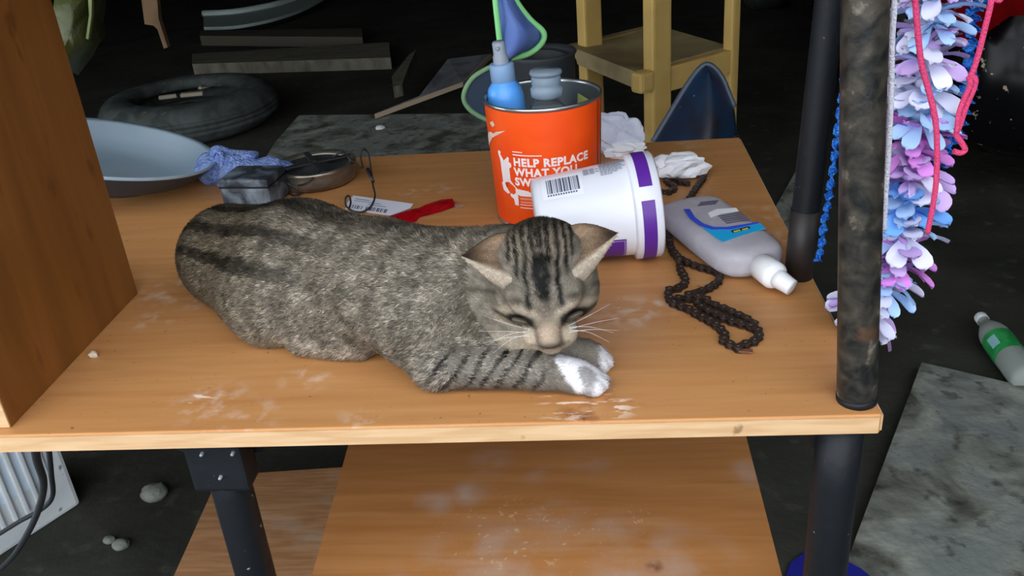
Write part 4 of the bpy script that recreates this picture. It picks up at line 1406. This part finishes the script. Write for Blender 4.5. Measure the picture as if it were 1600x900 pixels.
def tinsel(P, w, name, label, y):
    C = catmull([bar_at(y)] + [UY(a, b, y) for a, b in P], 10)
    mb = MB(); n = len(C); vs = []; r_ = random.Random(len(P))
    for i, p in enumerate(C):
        a = i * .55; d = Vector((math.cos(a), math.sin(a) * .8, .25 * math.sin(3 * a))) * w * (.8 + .4 * r_.random())
        e = Vector((0, 0, 0)) + d.cross(Vector((0, 0, 1))).normalized() * .0006
        vs += [p - d + e, p + e * 3, p + d + e, p - d - e, p - e, p + d - e]
    fs = []
    for i in range(n - 1):
        a = i * 6; b = a + 6
        for k in range(2):
            fs.append((a + k, a + k + 1, b + k + 1, b + k)); fs.append((a + 3 + k, b + 3 + k, b + 4 + k, a + 4 + k))
        fs += [(a, b, b + 3, a + 3), (a + 2, a + 5, b + 5, b + 2)]
    o = mb.add(vs, fs, False).build(name, foil)
    return tag(o, label, 'ribbon')
tinsel([(1330, -60), (1327, 20), (1324, 80), (1319, 130), (1314, 170), (1308, 215), (1304, 250), (1298, 290), (1294, 320), (1288, 350), (1284, 385), (1278, 408)], .0042, 'foil_ribbon', 'crinkled blue foil ribbon hanging between the two posts', .20)
tinsel([(1533, -60), (1528, 0), (1522, 20), (1519, 50), (1518, 90), (1515, 130), (1508, 165), (1499, 195), (1488, 220), (1474, 248), (1464, 262)], .0070, 'foil_ribbon', 'blue ribbon hanging down the right edge of the garland', .17)

# ------------------------------------------------------------------ floor: right side
def slab_piece(px, name, label, cat_, m, th=.03, h=0.0, extra=None):
    P = [FL(a, b, h + th) for a, b in px]
    o = MB().prism(P, (0, 0, -th)).build(name, m)
    return tag(o, label, cat_)
pA, pB, pC = FL(1440, 566, .025), FL(1604, 604, .025), FL(1322, 880, .025)
pD = pC + (pC - pA) * .25; pE = pB + (pB - pA) * 1.6; pF = pD + (pE - pA)
o = MB().prism([pA, pE, pF, pD], (0, 0, -.025)).build('concrete_slab', slab_mat)
tag(o, 'stained grey slab on the floor right of the desk front corner', 'slab')
slab_piece([(1243, 268), (1262, 310), (1262, 380), (1185, 372), (1205, 335)], 'concrete_slab', 'small pale slab on the floor beyond the desk right edge', 'slab', slab_mat, .02)
s3 = slab_piece([(467, 180), (757, 177), (790, 260), (405, 262), (430, 222)], 'concrete_slab', 'wide grey slab on the floor behind the back edge of the desk', 'slab', slab_mat, .03)

# green bottle
bA, bB = FL(1533, 497, .032), FL(1604, 592, .032)
bd = (bB - bA); bl_ = bd.length; bd.normalize()
gb = thing('drink_bottle', FL(1565, 545), 'crumpled clear drink bottle with green label lying on the floor right', 'bottle')
Mg = place(bA, bd)
pet = mat('thin clear plastic', srgb(196, 206, 200), .2, .5, trans=.55, ior=1.1)
MB().lathe([(.011, 0), (.012, .004), (.012, .02), (.013, .03), (.022, .05), (.029, .07), (.031, .085), (.031, bl_ * .98), (.028, bl_ * 1.05), (0, bl_ * 1.06)], Mg, 32).build('body', pet, gb)
MB().lathe([(0, -.006), (.0125, -.006), (.0135, -.003), (.0135, .012), (.0125, .014)], Mg, 24).build('cap', white_plastic, gb)
gl = mat('green label', srgb(34, 142, 72), .35, .5, var=srgb(58, 166, 92), vscale=40)
lb = MB().lathe([(.0316, .098), (.0318, .10), (.0318, .168), (.0316, .170)], Mg, 40).build('label', gl, gb)
vs, fs = [], []
Mi = Mg.inverted(); a0 = math.atan2((Mi.to_3x3() @ (CAM - bA)).y, (Mi.to_3x3() @ (CAM - bA)).x)
for i in range(7):
    a = a0 - .05 + i * .1
    for z in (.115, .150): vs.append(Mg @ Vector((.0322 * math.cos(a), .0322 * math.sin(a), z)))
fs = [(2 * i, 2 * i + 1, 2 * i + 3, 2 * i + 2) for i in range(6)]
MB().add(vs, fs, True).build('label_panel', mat('pale print', srgb(150, 200, 206), .4), lb)

# blue cloth scraps at the lower right
bl_m = mat('royal blue cloth', srgb(30, 34, 130), .8, .2)
tag(slab_piece([(1258, 862), (1262, 900), (1255, 935), (1215, 935), (1236, 878)], 'plastic_scrap', 'blue scrap on the floor left of the front right leg', 'scrap', bl_m, .006), None)
tag(slab_piece([(1322, 876), (1345, 888), (1362, 902), (1380, 940), (1318, 940)], 'plastic_scrap', 'blue scrap on the slab edge right of the front right leg', 'scrap', bl_m, .004, .026), None)

# ------------------------------------------------------------------ the parked car
CX, CYR = .74, 1.66
car = thing('car', (CX + .85, CYR + 2.0, 0), 'black parked car with a red tail light behind the garland', 'car')
paint = mat('black car paint', (.003, .003, .004, 1), .22, .22)
overlay(paint, srgb(170, 158, 136), 46, .665, .69, .8)
def car_ring(y, z, inset, wid=1.7, ln=4.2, r=.22):
    pts = []
    x0, x1, y0, y1 = CX + inset, CX + wid - inset, CYR + y, CYR + ln - y
    for (cx_, cy_, a0) in ((x0 + r, y0 + r, math.pi), (x1 - r, y0 + r, 1.5 * math.pi), (x1 - r, y1 - r, 0), (x0 + r, y1 - r, .5 * math.pi)):
        for k in range(7):
            a = a0 + k * math.pi / 12
            pts.append((cx_ + r * math.cos(a), cy_ + r * math.sin(a), z))
    return pts
def loft(mb, rings):
    n = len(rings[0]); vs = [p for r in rings for p in r]; fs = []
    for i in range(len(rings) - 1):
        for k in range(n):
            fs.append((i * n + k, i * n + (k + 1) % n, (i + 1) * n + (k + 1) % n, (i + 1) * n + k))
    fs += [tuple(reversed(range(n))), tuple((len(rings) - 1) * n + k for k in range(n))]
    mb.add(vs, fs, True)
mb = MB()
loft(mb, [car_ring(.10, .17, .08), car_ring(.03, .22, .03), car_ring(.0, .30, .0), car_ring(.0, .46, .0), car_ring(.03, .50, .0), car_ring(.04, .56, -.005), car_ring(.06, .85, .0), car_ring(.10, .93, .02)])
body_o = mb.build('body', paint, car, auto=50)
mb = MB()
loft(mb, [car_ring(.30, .90, .06), car_ring(.55, 1.25, .20), car_ring(.75, 1.36, .26), car_ring(1.0, 1.40, .30)])
mb.build('cabin', mat('dark car glass', (.004, .005, .006, 1), .1, .25), car, auto=50)
MB().box((CX + .85, CYR - .004, .34), (1.2, .03, .05), bev=.01).build('bumper_strip', black_metal, car)
tl_m = mat('red lamp glass', srgb(96, 3, 6), .2, .3, var=srgb(40, 2, 3), vscale=9, emit=((.8, .01, .01, 1), .02))
tlp = MB()
loft(tlp, [[(CX + .02 + .16 * u_, CYR + .02 + .0 * v_, 0) for u_, v_ in ((0, 0),)] * 1] if False else [
    [(CX - .012, CYR + .30, .50), (CX - .012, CYR + .07, .50), (CX + .05, CYR + .025, .57), (CX + .20, CYR + .022, .57), (CX + .20, CYR + .1, .57), (CX + .05, CYR + .3, .57)],
    [(CX - .016, CYR + .34, .66), (CX - .016, CYR + .075, .66), (CX + .05, CYR + .018, .66), (CX + .22, CYR + .02, .66), (CX + .22, CYR + .1, .66), (CX + .05, CYR + .34, .66)],
    [(CX - .006, CYR + .36, .80), (CX - .006, CYR + .10, .80), (CX + .06, CYR + .04, .80), (CX + .18, CYR + .04, .80), (CX + .18, CYR + .12, .80), (CX + .06, CYR + .36, .80)]])
tlp.build('tail_light', tl_m, car)
tyre_m = mat('tyre rubber', (.016, .017, .017, 1), .75, .3, var=(.036, .038, .037, 1), vscale=18, bump=.3, bscale=60)
overlay(tyre_m, srgb(120, 112, 98), 40, .64, .70, .7)
def wheel(x, y, s):
    M = place((x, y, .31), (s, 0, 0), (0, 0, 1))
    o = MB().lathe([(.18, .0), (.19, .10), (.24, .115), (.29, .105), (.31, .07), (.312, .0), (.31, -.07), (.29, -.10), (.18, -.10), (.18, 0)], M, 48).build('wheel', tyre_m, car)
    MB().lathe([(0, .05), (.05, .055), (.12, .06), (.18, .085), (.185, .10)], M, 40).build('hub', bpy.data.materials['worn steel'], o)
for (x, y, s) in ((CX + .10, CYR + .85, -1), (CX + 1.6, CYR + .85, 1), (CX + .10, CYR + 3.4, -1), (CX + 1.6, CYR + 3.4, 1)): wheel(x, y, s)

# ------------------------------------------------------------------ floor: behind the desk
tc_ = FL(296, 165, .10)
Rt = .37
ty = thing('tyre', (tc_.x, tc_.y, 0), 'old bare car tyre lying flat on the floor behind the desk', 'tyre')
Mt2 = Matrix.Translation((tc_.x, tc_.y, 0))
old_t = mat('old tyre rubber', (.035, .042, .040, 1), .8, .3, var=(.075, .085, .082, 1), vscale=12, bump=.3, bscale=50)
overlay(old_t, srgb(120, 118, 104), 20, .64, .74, .6)
sw = [(.225, .075), (.22, .03), (.235, .012), (.28, .004), (.33, .018), (.355, .04), (Rt, .06), (Rt, .11), (.358, .14), (.335, .16), (.29, .170), (.245, .168), (.222, .158), (.225, .125), (.245, .12), (.32, .125), (.33, .095), (.32, .06), (.245, .07), (.225, .075)]
MB().lathe(sw, Mt2, 72).build('casing', old_t, ty)
for zz in (.065, .085, .105):
    MB().lathe([(Rt - .002, zz - .010), (Rt + .006, zz - .008), (Rt + .006, zz + .008), (Rt - .002, zz + .010)], Mt2, 72).build('tread_rib', old_t, ty)
old_t2 = mat('dry debris', srgb(170, 160, 140), .9, .1)
heap = crumple('dirt_heap', (tc_.x, tc_.y, 0.0), (.41, .41, .12), mat('dark dirt', (.014, .012, .010, 1), .95, .1), 41, 10, .12, 4)
tag(heap, 'dark heap of dirt filling the hole of the flat tyre', 'dirt')
chip_lab = ['largest pale chip in the middle of the tyre hole', 'long pale chip at the front of the tyre hole', 'short pale chip at the right of the tyre hole', 'pale chip at the left front of the tyre hole']
for i, (a, b, r) in enumerate([(322, 133, .035), (300, 146, .045), (350, 128, .025), (262, 150, .035)]):
    c = FL(a, b, .125)
    o = MB().box((c.x, c.y, .122), (r * 2.2, r * .7, .016), Matrix.Rotation((.9, .15, -.5, .3)[i], 3, 'Z'), .004).build('wood_chip', old_t2)
    tag(o, chip_lab[i], 'chip', 'wood chips inside the tyre')

board_m = mat('grey weathered wood', srgb(112, 108, 96), .85, .2, var=srgb(84, 80, 70), vscale=8, stretch=(1, 10, 1))
def plank(px, th, name, label, m=board_m, h=.0, dz=None):
    P = [FL(a, b, h + th) for a, b in px]
    o = MB().prism(P, (0, 0, -th)).build(name, m)
    return tag(o, label, 'plank')
plank([(300, 84), (608, 66), (610, 90), (300, 100)], .06, 'plank', 'long grey plank on the floor behind the tyre, nearest of the two')
plank([(312, 48), (566, 44), (566, 58), (312, 56)], .06, 'plank', 'dark grey plank on the floor, farther behind the tyre', mat('dark plank', srgb(78, 74, 64), .85, .2))
o = plank([(556, 92), (580, 90), (607, 92), (606, 96), (578, 96)], .004, 'paper_strip', 'thin white strip lying on the floor at the plank end', mat('white strip', srgb(196, 200, 200), .7), .0)
o['category'] = 'strip'
c = FL(594, 200, .035)
o = crumple('paper_scrap', (c.x, c.y, .03), (.04, .03, .018), mat('white scrap', srgb(204, 206, 204), .8), 31, 6, .2, 3)
tag(o, 'tiny white paper scrap on the wide grey slab', 'scrap')
# leaning flat board with a pale edge
lbd = thing('board', FL(680, 150), 'dusty board with pale cut edge propped on the floor behind the wide slab', 'board')
P = [FL(585, 178, .05), FL(722, 128, .12), FL(767, 84, .16), FL(700, 92, .16), FL(655, 150, .09)]
MB().prism(P, (0, 0, -.018)).build('panel', mat('dusty board', srgb(104, 106, 110), .8, .2, var=srgb(70, 72, 76), vscale=7), lbd)
ed_m = mat('pale board edge', srgb(150, 132, 112), .8, .2)
for a, b in ((0, 1), (1, 2)):
    A_, B_ = P[a], P[b]; nrm = Vector((B_ - A_)).cross(Vector((0, 0, 1))).normalized() * .004
    MB().prism([A_ + nrm, B_ + nrm, B_ + nrm - Vector((0, 0, .02)), A_ + nrm - Vector((0, 0, .02))], nrm * -1).build('edge', ed_m, lbd)
rag = [(612, 120), (640, 84), (650, 78), (640, 100), (628, 132), (614, 136)]
o = MB().prism([FL(a, b, .10) for a, b in rag], (0, 0, -.05)).build('board_offcut', board_m)
tag(o, 'short grey board offcut lying between the long plank and the propped board', 'plank')

# pale curved rim at the top, a broken basin
rimc = FL(420, -30, .06)
bs = thing('broken_basin', (rimc.x, rimc.y, 0), 'pale green curved basin rim in the dark at the top left', 'basin')
arc = catmull([FL(a, b, .06) for a, b in [(318, 42), (360, 41), (400, 35), (440, 25), (480, 10), (520, -14), (550, -42)]], 6)
arc2 = catmull([FL(a, b, .06) for a, b in [(318, 24), (360, 22), (400, 16), (440, 7), (480, -8), (520, -30), (550, -58)]], 6)
rim_m = mat('pale green plastic', srgb(148, 164, 156), .5, .4)
vs = []
for p, q in zip(arc, arc2): vs += [p, q, p - Vector((0, 0, .02)), q - Vector((0, 0, .02))]
fs = []
for i in range(len(arc) - 1):
    a = i * 4; b = a + 4
    fs += [(a, a + 1, b + 1, b), (a + 2, b + 2, b + 3, a + 3), (a, b, b + 2, a + 2), (a + 1, a + 3, b + 3, b + 1)]
fs += [(0, 2, 3, 1), (len(vs) - 4, len(vs) - 3, len(vs) - 1, len(vs) - 2)]
MB().add(vs, fs, True).build('rim', rim_m, bs, auto=40)
MB().tube([p + Vector((0, 0, .012)) for p in arc2], .022, n=10).build('lip', mat('pale lip', srgb(170, 184, 178), .5), bs)
wall_ = []
for p in arc: wall_ += [p - Vector((0, 0, .015)), Vector((p.x * .98 + rimc.x * .02, p.y + .03, 0.005)), p - Vector((0, -.01, .015)), Vector((p.x * .98 + rimc.x * .02, p.y + .042, .005))]
MB().add(wall_, [(4 * i, 4 * i + 4, 4 * i + 5, 4 * i + 1) for i in range(len(arc) - 1)] + [(4 * i + 2, 4 * i + 3, 4 * i + 7, 4 * i + 6) for i in range(len(arc) - 1)], True).build('wall', mat('dark basin wall', (.01, .011, .011, 1), .7), bs)

# stake and bag behind the side panel
SY = 1.9
stk = [(217, -30), (243, -30), (248, 30), (262, 74), (256, 76), (246, 46), (240, 40), (226, 38)]
P = [UY(a, b, SY) for a, b in stk]
tag(MB().prism(P, (0, .02, 0)).build('wooden_stake', mat('pale stake wood', srgb(104, 82, 60), .8, .2, var=srgb(76, 58, 42), vscale=12)), 'splintered pale wood stake hanging in the dark left of the tyre', 'stake')
obg = bpy.data.objects['wooden_stake']
MB().box((UY(238, -60, SY).x, SY + .047, 1.70), (.12, .05, 1.0), None, .005).build('backing', mat('dark stained wood', (.01, .007, .006, 1), .8), obg)
bgp = [(88, -30), (152, -30), (150, 10), (146, 40), (154, 66), (134, 92), (122, 118), (112, 112), (100, 60)]
rngb = random.Random(3)
BY = .62
front_ = [UY(a, b, BY) for a, b in bgp]
cen_ = sum(front_, Vector()) / len(front_)
vs = [p for p in front_] + [cen_ + (p - cen_) * .55 + Vector((0, -.035 - .02 * rngb.random(), 0)) for p in front_] + [cen_ + Vector((.004, -.045, 0))] + [cen_ + (p - cen_) * .7 + Vector((0, .04, 0)) for p in front_]
n = len(front_); fs = []
for i in range(n):
    j = (i + 1) % n
    fs += [(i, j, n + j, n + i), (n + i, n + j, 2 * n), (i, 2 * n + 1 + i, 2 * n + 1 + j, j)]
fs.append(tuple(2 * n + 1 + i for i in range(n)))
bag = MB().add(vs, fs, True).build('plastic_bag', mat('olive plastic', srgb(60, 66, 26), .45, .4, var=srgb(40, 46, 16), vscale=14, bump=.5, bscale=30))
_bt = cen_ + Vector((0, .0, .05))
MB().tube([_bt, Vector((_bt.x, _bt.y, 2.2))], .003, n=8).build('cord', black_metal, bag)
tag(bag, 'olive green plastic bag hanging behind the top of the side panel', 'bag')
ws_ = [UY(a, b, BY - .03) for a, b in [(136, -30), (144, -30), (143, 24), (138, 62), (134, 60), (139, 24)]]
MB().prism(ws_, (0, .006, 0)).build('fold', mat('pale olive fold', srgb(104, 118, 66), .4), bag)

# folding net with green piping behind the canister
NY = cy + .30
net = thing('folding_net', UY(790, 180, NY), 'folded blue fabric pop up net with bright green piping behind the canister', 'net')
fab = mat('blue net fabric', srgb(112, 140, 208), .7, .2, var=srgb(90, 116, 190), vscale=10)
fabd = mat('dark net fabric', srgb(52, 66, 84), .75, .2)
pip = mat('green piping', srgb(150, 232, 150), .5, .3)
nf = catmull([UY(a, b, NY) for a, b in [(772, -40), (774, 0), (777, 30), (781, 66), (784, 92)]], 6)
nr = catmull([UY(a, b, NY + .03) for a, b in [(790, -40), (806, 0), (828, 30), (849, 50), (846, 68), (826, 84), (797, 92)]], 6)
vs = []
K = len(nf)
for i in range(K):
    a = nf[i]; b = nr[int(i * (len(nr) - 1) / (K - 1))]
    for k in range(7):
        t = k / 6; p = a.lerp(b, t); p.y += .018 * math.sin(t * math.pi * 2 + i * .12) - .02 * math.sin(t * math.pi); vs.append(p)
m0 = len(vs); vs += [p + Vector((0, .002, 0)) for p in vs]
fs = []
for i in range(K - 1):
    for k in range(6):
        a = i * 7 + k; fs += [(a, a + 1, a + 8, a + 7), (m0 + a, m0 + a + 7, m0 + a + 8, m0 + a + 1)]
MB().add(vs, fs, True).build('upper_panel', fab, net)
MB().tube(nf, .0045, n=8).build('piping', pip, net)
MB().tube(nr, .0045, n=8).build('piping', pip, net)
lowl = catmull([UY(a, b, NY + .02) for a, b in [(797, 92), (770, 103), (742, 119), (728, 138), (725, 156), (735, 172), (756, 185), (790, 198), (830, 190), (850, 170), (848, 140)]], 6)
ctr_ = sum(lowl, Vector()) / len(lowl)
vs = [ctr_] + lowl + [ctr_ + Vector((0, .003, 0))] + [p + Vector((0, .003, 0)) for p in lowl]
nl = len(lowl)
fs = [(0, 1 + i, 2 + i) for i in range(nl - 1)] + [(nl + 1, nl + 3 + i, nl + 2 + i) for i in range(nl - 1)]
MB().add(vs, fs, True).build('lower_panel', fabd, net)
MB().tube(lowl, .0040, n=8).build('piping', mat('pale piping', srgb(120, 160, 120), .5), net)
bk = FL(862, 110)
bkt = thing('pail', UY(850, 215, 1.75) * 1.0, 'dark grey pail standing behind the folding net', 'pail')
pc = UY(846, 100, 1.75)
bkt.location = (pc.x, 1.75, 0); 
MB().lathe([(0, .0), (.07, 0), (.075, .01), (.088, pc.z + .02), (.094, pc.z + .03), (.090, pc.z + .034), (.082, pc.z + .02), (.07, .02), (0, .02)], Matrix.Translation((pc.x, 1.75, 0)), 40).build('wall', mat('dark grey plastic', srgb(52, 56, 60), .6), bkt)
MB().tube([Vector((pc.x, 1.75, pc.z - .01)) + Vector((.09 * math.cos(a), .02, .09 * math.sin(a) * .5)) for a in np.linspace(0, math.pi, 14)], .003, n=8).build('handle', black_metal, bkt)

# wooden armchair
yw = mat('cream painted wood', srgb(196, 164, 96), .5, .4, var=srgb(182, 150, 86), vscale=6)
seat_m = mat('worn seat wood', srgb(168, 152, 112), .55, .4, var=srgb(120, 106, 78), vscale=5, ramp=(.35, .7))
SZ = -.22
sF, sL, sR = U(992, 112, SZ), U(884, 70, SZ), U(1140, 72, SZ)
sB_ = sL + (sR - sF)
ch_ = thing('armchair', ((sF + sB_) / 2).xy.to_3d(), 'cream painted wooden armchair with a wide plank seat behind the desk', 'chair')
ux = (sL - sF).normalized(); uy = (sR - sF).normalized()
wL, wR = (sL - sF).length, (sR - sF).length
nseg = 8
vs = []
for i in range(nseg + 1):
    for j in range(nseg + 1):
        u_, v_ = i / nseg, j / nseg
        dip = -.018 * math.sin(math.pi * u_) * math.sin(math.pi * v_)
        vs.append(sF + ux * (wL * u_) + uy * (wR * v_) + Vector((0, 0, dip)))
b0 = len(vs)
vs += [p * 1 - Vector((0, 0, .05 + (p.z - sF.z) * 0)) for p in vs]
fs = []
q = nseg + 1
for i in range(nseg):
    for j in range(nseg):
        a = i * q + j
        fs += [(a, a + 1, a + q + 1, a + q), (b0 + a, b0 + a + q, b0 + a + q + 1, b0 + a + 1)]
for i in range(nseg):
    fs += [(i, b0 + i, b0 + i + 1, i + 1), (i * q, (i + 1) * q, b0 + (i + 1) * q, b0 + i * q), (nseg * q + i, nseg * q + i + 1, b0 + nseg * q + i + 1, b0 + nseg * q + i), (i * q + nseg, b0 + i * q + nseg, b0 + (i + 1) * q + nseg, (i + 1) * q + nseg)]
MB().add(vs, fs, True).build('seat', seat_m, ch_, auto=40)
RotC = Matrix((uy, uy.cross(Vector((0, 0, 1))) * -1, Vector((0, 0, 1)))).transposed()
seat_h = sF.z
def cpost(p, z0, z1, w, d, nm, m=yw): return MB().box((p.x, p.y, (z0 + z1) / 2), (w, d, z1 - z0), RotC, .008).build(nm, m, ch_)
ARM = seat_h + .26
pFR = sF + uy * .075 - ux * .022
pFL = sL + uy * .075 - ux * .055
pBR = sR - uy * .01 - ux * .02
pBL = sB_ - uy * .01 - ux * .0
cpost(pFR, 0, ARM, .075, .045, 'leg'); cpost(pFL, 0, ARM, .075, .045, 'leg')
cpost(pBR, 0, ARM + .3, .035, .04, 'leg'); cpost(pBL, 0, ARM + .3, .035, .04, 'leg')
for (a, b) in ((pFR, pBR), (pFL, pBL)):
    m_ = (a + b) / 2; ln = (b - a).length
    MB().box((m_.x, m_.y, seat_h - .04), (ln, .028, .075), RotC, .006).build('side_rail', yw, ch_)
    MB().box((m_.x - uy.x * .05, m_.y - uy.y * .05, ARM + .012), (ln + .16, .07, .03), RotC, .008).build('armrest', yw, ch_)
    # curved brace between post and arm
    for sg2 in (1,):
        c0 = a + uy * .04
        P = [Vector((c0.x, c0.y, ARM - .001)), Vector((c0.x, c0.y, ARM - .11))]
        for k in range(7):
            t = k / 6 * math.pi / 2
            P.append(c0.xy.to_3d() + uy * (.11 * (1 - math.cos(t))) + Vector((0, 0, ARM - .11 + .109 * math.sin(t))))
        nb_ = ux * .012
        MB().prism([p - nb_ for p in P], nb_ * 2).build('brace', yw, ch_)
m_ = (sF + sL) / 2
fe = sF - ux * .0 + uy * .012
MB().box((fe.x - ux.x * .028, fe.y - ux.y * .028, seat_h - .026), (.055, .05, .062), RotC, .012).build('rail_end', yw, ch_)
m_ = (pBR + pBL) / 2
for z in (ARM + .05, ARM + .2): MB().box((m_.x, m_.y, z), (.022, (pBR - pBL).length, .07), RotC, .006).build('back_slat', yw, ch_)

# blue black plastic shell beside the chair
HY = 1.18
shp = [(1020, 222), (1045, 186), (1070, 150), (1092, 122), (1108, 110), (1122, 116), (1134, 132), (1142, 152), (1150, 172), (1152, 215)]
F_ = [UY(a, b, HY) for a, b in shp]
top_p = F_[4]
vs = []; K = 9
for i in range(K):
    t = i / (K - 1)
    # horizontal slices bulging towards the desk
    z = F_[0].z * (1 - t) + top_p.z * t
    left = right = None
    for a, b in zip(F_[:4] + [F_[4]], F_[1:5]):
        if a.z <= z <= b.z + 1e-6: left = a.lerp(b, (z - a.z) / max(1e-6, b.z - a.z))
    rr = F_[::-1]
    for a, b in zip(rr[:5], rr[1:6]):
        if a.z <= z <= b.z + 1e-6: right = a.lerp(b, (z - a.z) / max(1e-6, b.z - a.z))
    left = left or F_[0]; right = right or F_[-1]
    for k in range(11):
        u_ = k / 10
        p = left.lerp(right, u_); p.z = z
        p.y += -.09 * math.sin(math.pi * u_) * (1 - .5 * t) + .05 * t
        vs.append(p)
m0 = len(vs)
vs += [p + Vector((0, .004, 0)) for p in vs]
fs = []
for i in range(K - 1):
    for k in range(10):
        a = i * 11 + k
        fs += [(a, a + 1, a + 12, a + 11), (m0 + a, m0 + a + 11, m0 + a + 12, m0 + a + 1)]
    fs += [(i * 11, i * 11 + 11, m0 + i * 11 + 11, m0 + i * 11), (i * 11 + 10, m0 + i * 11 + 10, m0 + i * 11 + 21, i * 11 + 21)]
low = F_[0].z
shell_m = mat('blue black plastic', srgb(28, 50, 76), .3, .5, var=srgb(34, 32, 40), vscale=9)
overlay(shell_m, srgb(190, 200, 206), 60, .72, .74, .8)
shell = thing('plastic_stool', (F_[4].x, HY, 0), 'dark blue curved plastic stool back standing between the armchair and the desk', 'stool')
MB().add(vs, fs, True).build('backrest', shell_m, shell)
edge_pts = catmull([p + Vector((0, -.01, 0)) for p in F_[:9]], 4)
MB().tube([Vector((p.x, HY + .05 * max(0, min(1, (p.z - low) / (top_p.z - low))), p.z)) for p in catmull(F_[:9], 4)], .006, n=8).build('edge_bead', mat('grey blue bead', srgb(70, 80, 96), .4), shell)
MB().box((F_[4].x - .012, HY + .05, low - .02), (.15, .16, .025), None, .01).build('seat', shell_m, shell)
for sx in (-.07, .05): MB().tube([(F_[4].x + sx, HY + .0, low + .01), (F_[4].x + sx * 1.3, HY + .02, 0.0)], .014, n=12).build('leg', black_metal, shell)

# ------------------------------------------------------------------ floor: under the desk on the left
wa, wb = FL(127, 787), FL(0, 870)
wdir = (wa - wb).normalized(); wn = Vector((wdir.y, -wdir.x, 0))     # towards the viewer's right
wm = mat('dirty white plastic', srgb(226, 232, 234), .5, .4, var=srgb(204, 212, 216), vscale=10)
overlay(wm, srgb(60, 62, 60), 36, .68, .72, .7)
wh = thing('appliance_case', ((wa + wb) / 2 - wn * .08), 'white ribbed plastic appliance case on the floor under the desk left', 'appliance')
Rw = Matrix((wdir, wn * -1, Vector((0, 0, 1)))).transposed()
Lw = .46; cw = wa - wdir * (Lw / 2) - wn * .085
MB().box((cw.x, cw.y, .185), (Lw, .17, .37), Rw, .008).build('body', wm, wh)
pl_ = wa - wdir * (.035 + .13) + wn * .001
MB().box((pl_.x, pl_.y, .215), (.26, .006, .25), Rw, .002).build('front_panel', mat('blue white plastic', srgb(206, 222, 236), .45), wh)
for k in range(5):
    pr = wa - wdir * (.07 + k * .022) + wn * .005
    MB().box((pr.x, pr.y, .15), (.008, .010, .20), Rw, .002).build('rib', wm, wh)
cord = catmull([U(54, 690, -.10), U(58, 720, -.14), U(68, 755, -.22), U(62, 790, -.3), U(45, 830, -.42), U(18, 872, -.55), U(-20, 905, -.60)], 8)
o = MB().tube(cord, .0045, n=10).build('cord', mat('black cord', (.02, .024, .028, 1), .5))
tag(o, 'thick black cord hanging in front of the white appliance case', 'cord')
MB().tube(catmull([U(76, 700, -.18), U(80, 740, -.28), U(82, 775, -.36), U(66, 795, -.40), U(30, 815, -.44), U(-10, 840, -.48)], 8), .0035, n=10).build('second_lead', bpy.data.materials['black cord'], o)
stone_m = mat('pale stone', srgb(120, 124, 116), .85, .2, var=srgb(90, 94, 88), vscale=20)
for (a, b, r, lab, sd) in ((240, 768, .022, 'round pale stone on the floor left of the front left leg', 2), (188, 850, .013, 'small pale stone on the floor under the desk, nearest the viewer', 4), (170, 843, .009, 'tiny grey pebble just left of the small pale stone', 6)):
    c = FL(a, b, r * .6)
    o = crumple('stone', (c.x, c.y, 0), (r * 2.3, r * 2, r * 1.5), stone_m, sd, 5, .10, 3)
    tag(o, lab, 'stone')
